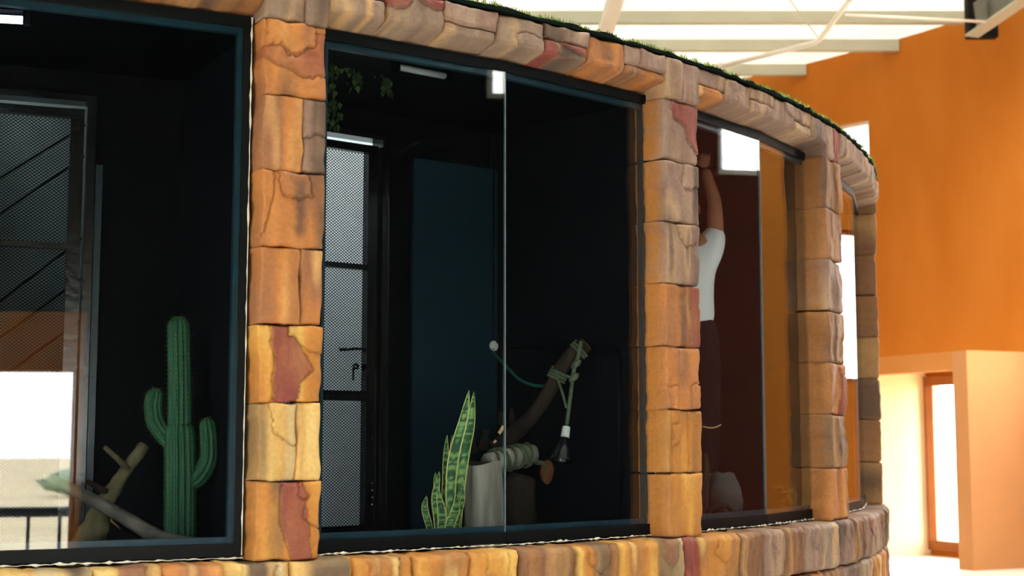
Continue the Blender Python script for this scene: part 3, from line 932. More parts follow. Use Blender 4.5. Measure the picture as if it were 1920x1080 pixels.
# mesh doors
def mesh_door(n, x0, x1, label, lock, kname):
    o, d, nn = bayf(n)
    D = thing(kname, bp(n, (x0 + x1) / 2, FZ), label, 'door', kind='structure')

    def vbar(x, w, z0, z1, m_, nm, out=0., t=.025):
        return MB().obox(bp(n, x, (z0 + z1) / 2, out), d * (w / 2), nn * t, UP * ((z1 - z0) / 2)).build(nm, m_, D)

    def hbar(a, b, z, h, m_, nm, out=0., t=.02):
        return MB().obox(bp(n, (a + b) / 2, z, out), d * ((b - a) / 2), nn * t, UP * (h / 2)).build(nm, m_, D)
    vbar(x0 + .02, .04, FZ, 3.06, M_GLOSSBLK, 'jamb', 0, .05)
    vbar(x1 - .02, .04, FZ, 3.06, M_GLOSSBLK, 'jamb', 0, .05)
    hbar(x0 + .04, x1 - .04, 3.045, .03, M_GLOSSBLK, 'head', 0, .05)
    sx0, sx1 = x0 + .05, x1 - .05
    vbar(sx0 + .03, .06, FZ + .02, 3.0, M_GLOSSBLK, 'stile')
    vbar(sx1 - .03, .06, FZ + .02, 3.0, M_GLOSSBLK, 'stile')
    for z, h in ((2.98, .04), (2.37, .028), (1.72, .05), (FZ + .05, .06)):
        hbar(sx0 + .06, sx1 - .06, z, h, M_GLOSSBLK, 'rail')
    # expanded metal sheet: two sets of crossing strands
    X0, X1, Z0, Z1 = sx0 + .03, sx1 - .01, FZ + .04, 2.99
    mb = MB()
    sl = .76
    px = .0195
    for sg in (1, -1):
        H = Z1 - Z0
        k = -int(H / sl / px) - 2
        while k * px < (X1 - X0) + H / sl:
            c = X0 + k * px
            # line: z = Z0 + sl*(x - c) (sg=1)  or  z = Z1 - sl*(x - c)
            xa, xb = max(X0, c), min(X1, c + H / sl)
            if xb - xa > .004:
                za, zb = sl * (xa - c), sl * (xb - c)
                if sg == 1:
                    za, zb = Z0 + za, Z0 + zb
                else:
                    za, zb = Z1 - za, Z1 - zb
                p, q = bp(n, xa, za, -.026), bp(n, xb, zb, -.026)
                ax = (q - p) / 2
                pr = ax.cross(nn).normalized()
                mb.obox((p + q) / 2, ax, nn * .001, pr * .00155)
            k += 1
    mb.build('expanded_mesh', M_BLACK, D)
    vbar(x1 + .022, .006 if lock else .03, FZ + .05, 2.75, M_CHROME if lock else M_HILITE, 'edge_highlight', .01, .004)  # bright strip added to draw the highlight along the jamb
    if lock:
        h = MB().tube([bp(n, sx1 - .03, 1.965, -.02), bp(n, sx1 - .03, 1.965, -.07), bp(n, sx1 - .05, 1.965, -.085), bp(n, sx1 - .15, 1.955, -.085)], .009, 8).build('handle', M_GLOSSBLK, D, True)
        MB().tube([bp(n, sx1 - .085, 1.87, -.03), bp(n, sx1 - .085, 1.87, -.05)], [.016, .016], 12).build('lock_cylinder', M_CHROME, D, True)
        MB().obox(bp(n, sx1 - .088, 1.83, -.055), d * .006, nn * .0015, UP * .03).build('key', M_CHROME, D)
        for i in range(4):
            MB().tube([bp(n, sx1 + .0 - .018, 1.18 + .035 * i, .022), bp(n, sx1 - .018, 1.18 + .035 * i, .03)], [.008, .005], 8).build('bolt', M_CHROME, D, True)
    return D


mesh_door(0, *DOORX[0], 'black steel mesh door at the back of the cactus bay', False, 'door_1')
mesh_door(1, *DOORX[1], 'black steel mesh door left of the snake plant', True, 'door_2')
# grey sheet hung in the corridor behind the cactus bay door, with dark bars added for slanting reflections
sh = thing('grey_tarpaulin', bp(0, .05, FZ, -.45), 'grey sheet with slanting reflection lines hanging behind the cactus bay door', 'tarpaulin')
o, d, nn = bayf(0)
M_TARP = mat('grey_sheet', (92, 104, 106), .9, .1, var=.18, scale=2.2)
vs, fs = [], []
for j in range(13):
    for i in range(17):
        x, z = -.75 + 1.5 * i / 16, FZ + .02 + 2.3 * j / 12
        vs.append(bp(0, x, z, -.45 + .03 * math.sin(x * 9 + z * 2.5)))
for j in range(12):
    for i in range(16):
        fs.append((j * 17 + i, j * 17 + i + 1, j * 17 + i + 18, j * 17 + i + 17))
MB().add(vs + [v - nn * .004 for v in vs], fs + [tuple(i + len(vs) for i in reversed(f)) for f in fs]).build('sheet', M_TARP, sh, True)
for i, (z0, z1) in enumerate(((2.55, 3.0), (2.35, 2.85), (1.9, 2.45), (1.75, 2.25), (1.55, 2.05))):
    MB().tube([bp(0, -.3, z0 - .1, -.40), bp(0, .5, z1 + .05, -.40)], .006, 6).build('reflection_line', M_BLACK, sh)


# lamps on the ceilings
def strip_lamp(p, q, m_, label, cap):
    p, q = Vector(p), Vector(q)
    t = thing('tube_lamp', (p + q) / 2, label, 'lamp', 'ceiling tube lamps')
    MB().tube([p, q], .015, 10).build('tube', m_, t, True)
    x = (q - p).normalized()
    for e, s in ((p, -1), (q, 1)):
        MB().obox(e + x * s * .012 + UP * .01, x * .014, Vector((-x.y, x.x, 0)) * .02, UP * .028).build('end_cap', M_GLOSSBLK, t)
    MB().beam(p + UP * .045, q + UP * .045, .05, .03).build('housing', M_GLOSSBLK, t)


strip_lamp((-2.42, 5.20, 3.10), (-1.87, 5.31, 3.10), M_LED, 'glowing white tube lamp at the upper left of the cactus bay', 0)
strip_lamp((-.50, 6.07, 3.12), (-.30, 6.23, 3.12), M_TUBEOFF, 'unlit grey tube lamp on the snake plant bay ceiling', 0)

# ------------------------------------------------------------------ cactus bay
def P3(u, v, r):
    return atr(u, v, r)


cr = 6.62
cb = P3(338, 1015, cr)
cact = thing('cactus', Vector((cb.x, cb.y, FZ)), 'tall dark green column cactus with two raised arms', 'cactus')
CYc = cb.y
k_ = CYc / FPX


def ribbed(pts, rads, ribs, name, parent, m_):
    pts = [Vector(p) for p in pts]
    n = ribs * 4
    vs, fs = [], []
    up = Vector((0, -1, 0))
    spines = []
    for i, p in enumerate(pts):
        t = (pts[min(i + 1, len(pts) - 1)] - pts[max(i - 1, 0)]).normalized()
        u_ = (up - t * up.dot(t)).normalized()
        w_ = t.cross(u_)
        for k in range(n):
            a = 2 * math.pi * k / n
            rr = rads[i] * (1 + .17 * (math.cos(a * ribs)))
            dv = u_ * math.cos(a) + w_ * math.sin(a)
            vs.append(p + dv * rr)
            if k % 4 == 0 and rads[i] > .005:
                spines.append((p + dv * rr, dv, t))
    for i in range(len(pts) - 1):
        for k in range(n):
            fs.append((i * n + k, i * n + (k + 1) % n, (i + 1) * n + (k + 1) % n, (i + 1) * n + k))
    fs.append(tuple((len(pts) - 1) * n + k for k in range(n)))
    ob = MB().add(vs, fs).build(name, m_, parent, True)
    return ob, spines


def dome(pts, rads):
    """round off the end of a stem"""
    e, t = pts[-1], (pts[-1] - pts[-2]).normalized()
    r = rads[-1]
    for a in (20, 40, 58, 73, 85):
        pts.append(e + t * r * math.sin(math.radians(a)))
        rads.append(r * math.cos(math.radians(a)))
    return pts, rads


def dense(ctrl, rad, n):
    """Catmull-Rom through control points"""
    ctrl = [Vector(c) for c in ctrl]
    c = [ctrl[0] * 2 - ctrl[1]] + ctrl + [ctrl[-1] * 2 - ctrl[-2]]
    r = [rad[0]] + list(rad) + [rad[-1]]
    P, Q = [], []
    for i in range(1, len(c) - 2):
        for j in range(n):
            t = j / n
            t2, t3 = t * t, t * t * t
            P.append(.5 * ((2 * c[i]) + (c[i + 1] - c[i - 1]) * t + (2 * c[i - 1] - 5 * c[i] + 4 * c[i + 1] - c[i + 2]) * t2 + (3 * c[i] - c[i - 1] - 3 * c[i + 1] + c[i + 2]) * t3))
            Q.append(r[i] * (1 - t) + r[i + 1] * t)
    P.append(ctrl[-1])
    Q.append(rad[-1])
    return P, Q


allsp = []
stems = []
pts, rads = dense([Vector((cb.x, CYc, FZ)), at(338, 900, CYc), at(337, 812, CYc)], [26 * k_, 26 * k_, 25 * k_], 12)
pts, rads = dome(pts, rads)
stems.append(('lower_stem', pts, rads, 14))
pts, rads = dense([at(337, 830, CYc), at(337, 720, CYc), at(335, 613, CYc)], [20 * k_, 19.5 * k_, 18.5 * k_], 12)
stems.append(('upper_stem', *dome(pts, rads), 13))
pts, rads = dense([at(325, 835, CYc), at(306, 815, CYc), at(291, 790, CYc), at(287, 760, CYc), at(290, 742, CYc)], [13 * k_, 14 * k_, 15 * k_, 14.5 * k_, 13 * k_], 6)
stems.append(('left_arm', *dome(pts, rads), 10))
pts, rads = dense([at(352, 908, CYc), at(374, 893, CYc), at(391, 862, CYc), at(392, 825, CYc), at(389, 797, CYc)], [14 * k_, 15 * k_, 15 * k_, 14.5 * k_, 13 * k_], 6)
stems.append(('right_arm', *dome(pts, rads), 10))
rnd = random.Random(12)
for nm, pts, rads, ribs in stems:
    ob, sp = ribbed(pts, rads, ribs, nm, cact, M_CACT)
    mb = MB()
    for (p, dv, t) in sp:
        for q in range(3):
            dd = (dv + Vector((rnd.random() - .5, rnd.random() - .5, rnd.random() - .3)) * .9).normalized() * (.014 + .014 * rnd.random())
            w = dd.cross(t).normalized() * .0009
            mb.add([p - w, p + w, p + dd], [(0, 1, 2)])
    tag(mb.build('spines', M_SPINE, ob), None, kind='stuff')

pts, rads = dense([P3(82, 893, 6.80), P3(150, 925, 6.85), P3(232, 970, 6.92), P3(300, 1008, 7.0), P3(362, 1022, 7.05), P3(432, 1042, 7.10)],
                  [.020, .024, .028, .030, .028, .017], 6)
tag(MB().tube(pts, rads, 14, wob=.12, seed=2).build('dark_branch', M_BRANCH, smooth=True), 'grey branch lying slanted in front of the cactus', 'branch')
pts, rads = dense([P3(140, 1075, 6.72), P3(172, 1005, 6.70), P3(196, 945, 6.66), P3(232, 888, 6.62), P3(270, 836, 6.58)], [.078, .062, .036, .026, .026], 9)
pt = thing('driftwood_log', pts[0], 'pale leaning tree trunk with broken twigs left of the cactus', 'trunk')
MB().tube(pts, rads, 16, wob=.10, seed=3).build('trunk', M_BARKP, pt, True)
MB().tube([P3(240, 880, 6.63), P3(222, 862, 6.64), P3(196, 838, 6.66)], [.016, .013, .009], 8, wob=.1).build('twig', M_BARKP, pt, True)
MB().tube([P3(205, 925, 6.66), P3(185, 915, 6.68), P3(163, 902, 6.70)], [.014, .013, .010], 8, wob=.1).build('twig', M_BARKD, pt, True)
MB().tube([P3(196, 960, 6.58), P3(210, 978, 6.57), P3(226, 992, 6.57)], [.006, .005, .002], 6).build('bark_sliver', M_WOODCUT, pt, True)

# ------------------------------------------------------------------ snake plant bay
spb = P3(838, 1012, 6.86)
YP = spb.y
snake = thing('snake_plant', Vector((spb.x, YP, FZ)), 'snake plant with yellow-edged banded upright leaves', 'plant')
GD, GL, YL = np.array(lin((24, 84, 46))), np.array(lin((132, 178, 100))), np.array(lin((226, 224, 136)))


def blade(ctrl, wmax, seed, yoff, twist):
    pts, _ = dense(ctrl, [1] * len(ctrl), 16)
    n = len(pts)
    cols = [-1, -.84, -.72, -.35, 0, .35, .72, .84, 1]
    V, C, F = [], [], []
    for i, p in enumerate(pts):
        t = i / (n - 1)
        w = wmax * (.55 + .45 * math.sin(min(1, t * 1.5) * math.pi / 2)) * (max(0.015, 1 - t ** 3.2)) ** .75
        a = twist * (t - .3)
        side = Vector((math.cos(a), math.sin(a), 0))
        nr = Vector((math.sin(a), -math.cos(a), 0))
        wob = .10 * wmax * math.sin(t * 9 + seed)
        for c in cols:
            V.append(p + side * (c * w + wob) - nr * (.35 * w * (1 - c * c)) + Vector((0, yoff, 0)))
            band = float(vn(i * .9 + seed * 5, abs(c) * 1.2 + seed, 51))
            if abs(c) > .8:
                C.append(YL)
            else:
                k = min(1, max(0, (band - .42) * 5))
                C.append(GD * (1 - k) + GL * k)
    m = len(cols)
    for i in range(n - 1):
        for k in range(m - 1):
            F.append((i * m + k, i * m + k + 1, (i + 1) * m + k + 1, (i + 1) * m + k))
    nb = len(V)
    V2 = [v + Vector((0, .003, 0)) for v in V]
    F2 = [tuple(nb + j for j in reversed(f)) for f in F]
    return mk('leaf', V + V2, F + F2, M_LEAF, snake, True, col=np.array(C + C))


kp = YP / FPX
for i, (ctrl, w, yo, tw) in enumerate([
    ([(842, 1016), (845, 920), (853, 850), (868, 785), (880, 732)], 10, 0, .5),
    ([(855, 1014), (863, 920), (872, 840), (882, 790), (890, 734)], 10, .02, -.4),
    ([(832, 1014), (834, 930), (835, 870), (838, 815)], 7, .05, .6),
    ([(845, 1014), (846, 930), (848, 870), (846, 815)], 7, .07, -.6),
    ([(822, 1014), (820, 970), (818, 930), (823, 884)], 8, -.02, .4),
    ([(810, 1014), (803, 980), (797, 950), (799, 929)], 6.5, -.01, .5),
    ([(836, 1016), (845, 985), (853, 960), (857, 927)], 9.5, -.05, -.5),
    ([(853, 1014), (860, 970), (867, 935), (867, 892)], 5, .01, .8),
    ([(826, 1014), (822, 960), (817, 915), (816, 886)], 6, .04, -.5),
    ([(828, 1016), (829, 985), (828, 950), (822, 915)], 8, -.04, .3)]):
    blade([at(u, v, YP) for u, v in ctrl], w * 1.2 * kp, i + 1, yo, tw)
tag(MB().tube([Vector((spb.x, YP, FZ)), Vector((spb.x, YP, FZ + .03))], [.10, .07], 12, wob=.1).build('soil_mound', M_SOIL, snake), None)

# upright stump
ls = P3(905, 1012, 6.74)
YS = ls.y
ks = YS / FPX
stump = thing('log_stump', Vector((ls.x, YS, FZ)), 'upright pale grey log stump beside the snake plant', 'log')
top = at(905, 868, YS)
n, rows = 40, 20
vs, fs = [], []
for j in range(rows + 1):
    t = j / rows
    for k in range(n):
        a = 2 * math.pi * k / n
        rr = 34.5 * ks * (1 + .05 * math.sin(3 * a + 1) + .03 * math.sin(7 * a + t * 3) + .05 * (float(vn(a * 4, t * 3, 71)) - .5)) * (1.06 - .08 * t)
        vs.append(Vector((ls.x + rr * math.cos(a), YS + rr * math.sin(a), FZ + (top.z - FZ) * t + (.012 * math.cos(a * 2 + 1) * t))))
for j in range(rows):
    for k in range(n):
        fs.append((j * n + k, j * n + (k + 1) % n, j * n + n + (k + 1) % n, j * n + n + k))
MB().add(vs, fs).build('bark', M_BARK, stump, True)
MB().add(vs[rows * n:], [tuple(range(n))]).build('cut_face', M_BARKD, stump)

# dark trunk and horizontal stub wrapped in rope
dt = P3(975, 1010, 6.60)
YD = dt.y
pts, rads = dense([Vector((dt.x, YD, FZ)), at(974, 940, YD), at(976, 905, YD), at(980, 890, YD)], [.088, .080, .076, .065], 6)
tag(MB().tube(pts, rads, 16, wob=.1, seed=6).build('tree_log', M_BARKD, smooth=True), 'dark upright tree trunk behind the pale stump', 'trunk')
stub = thing('roped_log', at(960, 860, YD - .05), 'short horizontal log bound with green rope on top of the trunks', 'log')
pa, pb = at(912, 868, YD - .16), at(1000, 850, YD + .02)
MB().tube([pa, pa + (pb - pa) * .5, pb], [.045, .050, .046], 14, wob=.06, seed=7).build('log', M_BARK, stub, True)
for i in range(7):
    f_ = .12 + .125 * i
    c = pa + (pb - pa) * f_
    ax = (pb - pa).normalized()
    u_ = ax.cross(UP).normalized()
    w_ = u_.cross(ax)
    rr = .056 + .003 * (i % 2)
    pts = [c + (u_ * math.cos(a) + w_ * math.sin(a)) * rr + ax * (.012 * math.sin(a + i * 1.9)) for a in [2 * math.pi * k / 18 for k in range(19)]]
    MB().tube(pts, .007, 7, cap=False).build('rope_turn', M_ROPE, stub, True)

# slanting branch carrying the lamp
YB = YD + .02
bpts, brads = dense([at(928, 842, YB), at(962, 815, YB), at(1000, 778, YB), at(1032, 730, YB), at(1060, 680, YB), at(1098, 646, YB)], [.046, .042, .038, .037, .038, .040], 6)
brn = thing('slanting_branch', bpts[0], 'dark branch rising to the right with rope knots and cut end', 'branch')
MB().tube(bpts, brads, 14, wob=.05, seed=9).build('branch', M_BARKD, brn, True)
e, t = bpts[-1], (bpts[-1] - bpts[-2]).normalized()
MB().tube([e + t * .001, e + t * .006], [.038, .034], 14).build('cut_end', M_FUNGUS, brn, True)
MB().obox(at(940, 806, YB - .05), Vector((.012, 0, .018)), Vector((0, .004, 0)), Vector((-.006, 0, .006))).build('splinter', M_WOODCUT, brn)
MB().obox(at(928, 828, YB - .05), Vector((.006, 0, .006)), Vector((0, .004, 0)), Vector((-.004, 0, .004))).build('splinter', M_WOODCUT, brn)

rope = thing('green_rope', at(1080, 690, YB - .05), 'green rope tied round the branch and holding the lamp', 'rope')


def coil(c, ax, rr, turns, nm, th=.008, pitch=.016):
    ax = ax.normalized()
    u_ = ax.cross(Vector((0, 1, 0))).normalized()
    w_ = ax.cross(u_)
    N = int(turns * 16)
    pts = [c + (u_ * math.cos(2 * math.pi * k / 16) + w_ * math.sin(2 * math.pi * k / 16)) * rr + ax * (pitch * (k / 16 - turns / 2)) for k in range(N + 1)]
    return MB().tube(pts, th, 7).build(nm, M_ROPE, rope, True)


coil(at(1046, 704, YB), bpts[-8] - bpts[-10], .044, 3, 'knot')
coil(at(1086, 656, YB), bpts[-1] - bpts[-5], .046, 2, 'knot')
lampc = at(1062, 800, YB - .08)
r1, _ = dense([at(1090, 640, YB - .06), at(1084, 668, YB - .07), at(1076, 695, YB - .08), at(1070, 740, YB - .08), lampc], [1] * 5, 6)
MB().tube(r1, .010, 8).build('hanging_rope', M_ROPE, rope, True)
r2, _ = dense([at(1046, 712, YB - .05), at(1054, 735, YB - .07), at(1062, 765, YB - .08)], [1] * 3, 6)
MB().tube(r2, .007, 8).build('slack_rope', M_ROPE, rope, True)
r3, _ = dense([at(1052, 702, YB - .05), at(1064, 706, YB - .07), at(1077, 712, YB - .08)], [1] * 3, 5)
MB().tube(r3, .008, 8).build('cross_rope', M_ROPE, rope, True)
for (u, v, rr) in ((1080, 683, .016), (1076, 708, .017)):
    c = at(u, v, YB - .08)
    MB().tube([c + Vector((.02, 0, .016)), c + Vector((.008, -.012, .006)), c + Vector((-.008, -.012, -.006)), c + Vector((-.02, 0, -.016))], [.010, rr, rr, .010], 8).build('knot', M_ROPE, rope, True)

lamp = thing('heat_lamp', at(1052, 862, YB - .08), 'black bell-shaped heat lamp with white socket hanging from rope', 'lamp')
ldir = (at(1054, 860, YB - .12) - lampc).normalized()
MB().tube([lampc - ldir * .012, lampc + ldir * .004], [.010, .014], 10).build('cord_grip', M_GLOSSBLK, lamp, True)
MB().tube([lampc, lampc + ldir * .004, lampc + ldir * .052, lampc + ldir * .056], [.018, .020, .022, .019], 16).build('socket', M_PLAST, lamp, True)
s0 = lampc + ldir * .056
prof = [(.0, .018), (.012, .024), (.03, .033), (.05, .046), (.075, .053), (.105, .056), (.118, .060)]
vs, fs = [], []
u_ = ldir.cross(Vector((0, 1, 0))).normalized()
w_ = ldir.cross(u_)
for (dd, rr) in prof + [(x, y - .002) for x, y in reversed(prof)]:
    for k in range(24):
        a = 2 * math.pi * k / 24
        vs.append(s0 + ldir * dd + (u_ * math.cos(a) + w_ * math.sin(a)) * rr)
for i in range(len(prof) * 2 - 1):
    for k in range(24):
        fs.append((i * 24 + k, i * 24 + (k + 1) % 24, i * 24 + 24 + (k + 1) % 24, i * 24 + 24 + k))
MB().add(vs, fs).build('shade', M_GLOSSBLK, lamp, True)
MB().tube([s0 + ldir * .02, s0 + ldir * .05, s0 + ldir * .075, s0 + ldir * .085], [.012, .026, .028, .015], 14).build('bulb', M_TUBEOFF, lamp, True)

# brown bark knot and bark slabs
fg = at(1026, 885, YB + .02)
vs, fs = [], []
rnd = random.Random(21)
for j in range(9):
    for k in range(14):
        el, az = math.pi * j / 8, 2 * math.pi * k / 14
        rr = 1 + .18 * math.sin(az * 3 + j) * math.sin(el)
        vs.append(fg + Vector((math.sin(el) * math.cos(az) * .034 * rr, math.sin(el) * math.sin(az) * .03 * rr, math.cos(el) * .062)))
for j in range(8):
    for k in range(14):
        fs.append((j * 14 + k, j * 14 + (k + 1) % 14, j * 14 + 14 + (k + 1) % 14, j * 14 + 14 + k))
tag(MB().add(vs, fs).build('brown_burl', M_FUNGUS, smooth=True), 'reddish brown burl hanging right of the dark trunk', 'burl')
pts, rads = dense([at(1002, 865, YB), at(1020, 872, YB), at(1022, 905, YB + .01)], [.014, .010, .006], 6)
tag(MB().tube(pts, rads, 8, wob=.2).build('root_strand', M_BARKP, smooth=True), 'pale root strand curling over the brown burl', 'root')
for i, (u0, v0, u1, v1, w) in enumerate(((888, 850, 882, 800, .022), (905, 845, 912, 806, .028), (948, 850, 940, 775, .030), (962, 845, 960, 768, .022))):
    p, q = at(u0, v0, YB + .12 + .03 * i), at(u1, v1, YB + .12 + .03 * i)
    n_ = 6
    vs, fs = [], []
    for j in range(n_ + 1):
        t = j / n_
        c = p + (q - p) * t
        ww = w * (1 - .5 * t) * (1 + .3 * math.sin(j * 2.4 + i))
        vs += [c + Vector((-ww, 0, .012 * math.sin(j * 3 + i))), c + Vector((ww, .004, 0)), c + Vector((ww, .02, 0)), c + Vector((-ww, .016, 0))]
    for j in range(n_):
        for k in range(4):
            fs.append((j * 4 + k, j * 4 + (k + 1) % 4, j * 4 + 4 + (k + 1) % 4, j * 4 + 4 + k))
    fs += [(3, 2, 1, 0), tuple(n_ * 4 + k for k in range(4))]
    tag(MB().add(vs, fs).build('bark_slab', M_BARKD), 'dark jagged bark slab standing behind the stump', 'bark', 'bark slabs behind the stump')

# junction box, conduits and hose on the walls
def part_pt(u, v):
    """point on the near face of the navy partition wall"""
    a = math.radians(47.45)
    d_ = Vector((math.cos(a), math.sin(a), 0))
    c0 = FP(47.45, 6.5, 0) - d_ * .05
    p = at(u, v, 1.0)
    ry = Vector((p.x, p.y, p.z - EYE))
    t = (c0 - Vector((0, 0, EYE))).dot(d_) / ry.dot(d_)
    return Vector((0, 0, EYE)) + ry * t


jb = part_pt(937, 650)
a = math.radians(47.45)
pd = -Vector((math.cos(a), math.sin(a), 0))
od, ond = bayf(1)[1], bayf(1)[2]
jb = bp(1, .868, 2.005, .002)
box = thing('junction_box', jb, 'round white junction box cover on the dark back wall', 'junction box')
MB().tube([jb, jb + ond * .03, jb + ond * .036], [.027, .027, .022], 24).build('cover', M_PLAST, box, True)
for s in (-1, 1):
    c = jb + ond * .036 + od * (.011 * s) + UP * (.017 * s)
    MB().tube([c, c + ond * .003], [.0035, .003], 8).build('screw', M_SCREW, box, True)
tag(MB().tube([jb + UP * .03 + ond * .012, jb + UP * 1.16 + ond * .012], .012, 10).build('vertical_conduit', M_NAVY, smooth=True), 'dark vertical conduit rising from the white junction box', 'conduit')
cp = [part_pt(952, 652), part_pt(1050, 652), part_pt(1145, 650), part_pt(1158, 655), part_pt(1163, 670), part_pt(1164, 800), part_pt(1164, 985)]
tag(MB().tube([c + pd * .012 for c in cp], .0095, 10).build('bent_conduit', M_NAVY, smooth=True), 'dark conduit bending down the navy partition wall', 'conduit')
hp = [jb - UP * .03 + ond * .012] + [at(952, 690, YB + .25), at(975, 712, YB + .15), at(1000, 722, YB + .08), at(1022, 724, YB + .03)]
hp, _ = dense(hp, [1] * 5, 6)
tag(MB().tube(hp, .008, 8).build('hose', M_HOSE, smooth=True), 'thin teal hose sagging from junction box to the branch', 'hose')

# hanging ivy at the upper left
def ivy(u0, v0, pts_uv, r, nleaf, label, seed):
    base = atr(u0, v0, r)
    t = thing('hanging_ivy', base, label, 'ivy', 'ivy strands at the snake plant bay ceiling')
    P = [atr(u, v, r) for u, v in pts_uv]
    Pd, _ = dense(P, [1] * len(P), 6)
    MB().tube(Pd, .003, 5).build('stem', M_BUSH, t)
    rnd = random.Random(seed)
    mb = MB()
    for i in range(nleaf):
        c = rnd.choice(Pd) + Vector((rnd.random() - .5, rnd.random() - .5, rnd.random() - .6)) * .06
        s = .016 + .012 * rnd.random()
        a, tl = rnd.random() * 6.28, rnd.random() * .8
        x = Vector((math.cos(a), math.sin(a), 0))
        y = Vector((-math.sin(a) * math.sin(tl), math.cos(a) * math.sin(tl), -math.cos(tl)))
        z = x.cross(y) * .004
        mb.add([c, c + x * s * .6 + y * s * .5 + z, c + y * s * 1.5, c - x * s * .6 + y * s * .5 + z], [(0, 1, 2, 3)])
    tag(mb.build('leaves', M_BUSH, t, True), None, kind='stuff')


ivy(622, 90, [(618, 90), (622, 140), (626, 190), (624, 228)], 6.75, 60, 'longest ivy strand hanging beside the golden pillar', 1)
ivy(660, 110, [(640, 105), (662, 128), (664, 152)], 6.7, 22, 'short ivy strand next to the longest one', 2)
ivy(720, 115, [(690, 112), (715, 140), (728, 170)], 6.7, 26, 'ivy strand nearest the unlit tube lamp', 3)

# ------------------------------------------------------------------ bay with the person
YR = 8.0


def lump(c, sx, sy, sz, seed, name, m_, label, cat, n=18, rows=11, amp=.22):
    vs, fs = [], []
    for j in range(rows + 1):
        for k in range(n):
            el, az = math.pi * j / rows, 2 * math.pi * k / n
            x, y, z = math.sin(el) * math.cos(az), math.sin(el) * math.sin(az), math.cos(el)
            rr = 1 + amp * (float(vn(x * 2.1 + seed, y * 2.1 + z * 1.7, 61)) - .5) * 2 + amp * .4 * (float(vn(x * 5 + seed, y * 5 + z * 4, 62)) - .5)
            vs.append(Vector(c) + Vector((x * sx * rr, y * sy * rr, max(-sz, z * sz * rr) + sz)))
    for j in range(rows):
        for k in range(n):
            fs.append((j * n + k, j * n + (k + 1) % n, j * n + n + (k + 1) % n, j * n + n + k))
    return tag(MB().add(vs, fs).build(name, m_, smooth=True), label, cat)


rk = at(1358, 980, 7.75)
lump((rk.x, rk.y, FZ), .10, .11, .16, 3, 'grey_rock', M_ROCK, 'pointed grey rock at the bottom of the person bay', 'rock')
pc_ = Vector((1.01, 8.16, 0))
lump((pc_.x + .02, pc_.y + .02, FZ - .075), .22, .20, .13, 9, 'flat_rock', M_ROCKD, 'flat dark rock under the feet of the person', 'rock')
pts, _ = dense([at(1318, 800, 7.55), at(1330, 802, 7.55), at(1342, 801, 7.55), at(1352, 796, 7.55)], [1] * 4, 5)
tag(MB().tube(pts, .0035, 6).build('pale_twig', M_WOODCUT, smooth=True), 'thin pale twig poking out right of the second pillar', 'twig')
pts, _ = dense([at(1322, 970, 7.45), at(1338, 950, 7.42), at(1362, 948, 7.42), at(1380, 965, 7.45), at(1402, 978, 7.5)], [1] * 5, 6)
tag(MB().tube(pts, [.012] * len(pts), 8, wob=.15).build('dark_root', M_BARKD, smooth=True), 'dark curved root looping in front of the grey rock', 'root')
pts, rads = dense([at(1316, 985, 7.5), at(1318, 930, 7.55), at(1324, 885, 7.6), at(1321, 850, 7.6)], [.035, .03, .022, .012], 6)
tag(MB().tube(pts, rads, 10, wob=.12).build('gnarled_log', M_BARKD, smooth=True), 'dark gnarled trunk half hidden by the second pillar', 'trunk')

plb = at(1498, 985, 8.35)
bushp = thing('leafy_plant', Vector((plb.x, plb.y, FZ)), 'small leafy green plant at the foot of the third pillar', 'plant')
rnd = random.Random(33)
for i in range(12):
    a = rnd.random() * 6.28
    p = Vector((plb.x, plb.y, FZ + .02))
    L = .14 + .10 * rnd.random()
    d_ = Vector((math.cos(a) * .45, math.sin(a) * .45, 1)).normalized()
    q = p + d_ * L
    tip = q + Vector((math.cos(a), math.sin(a), -.1)) * .06
    w = Vector((-math.sin(a), math.cos(a), 0))
    pm = (p + q) / 2
    V = [p - w * .002, p + w * .002, pm + w * .004, pm - w * .004, q + w * .028, q - w * .028, tip, q + UP * .006]
    V2 = [v - UP * .002 for v in V]
    Fs = [(0, 1, 2, 3), (3, 2, 7), (3, 7, 5), (2, 4, 7), (7, 4, 6), (7, 6, 5)]
    c_ = np.array([lin((66, 122, 66)) if i % 4 else lin((190, 170, 90))] * 16)
    mk('leaf', V + V2, Fs + [tuple(8 + j for j in reversed(f)) for f in Fs], M_LEAF, bushp, True, col=c_)


# ------------------------------------------------------------------ person reaching up to the ceiling
def skin(name, verts, edges, m_, parent, sub=2, root=0):
    o0 = ORG[parent.name]
    me = bpy.data.meshes.new(name)
    me.from_pydata([tuple(Vector(v[:3]) - o0) for v in verts], edges, [])
    me.materials.append(m_)
    ob = bpy.data.objects.new(name, me)
    COL.objects.link(ob)
    ob.parent = parent
    ORG[ob.name] = o0
    md = ob.modifiers.new('skin', 'SKIN')
    md.use_smooth_shade = True
    for i, v in enumerate(verts):
        sv = me.skin_vertices[0].data[i]
        sv.radius = v[3] if isinstance(v[3], tuple) else (v[3], v[3])
        sv.use_root = i == root
    sb = ob.modifiers.new('sub', 'SUBSURF')
    sb.levels = sb.render_levels = sub
    return ob


FT = FZ + .19
per = thing('person', Vector((pc_.x, pc_.y, FT)), 'person in white t-shirt reaching up to the ceiling behind the glass', 'person')
bx, by = pc_.x, pc_.y
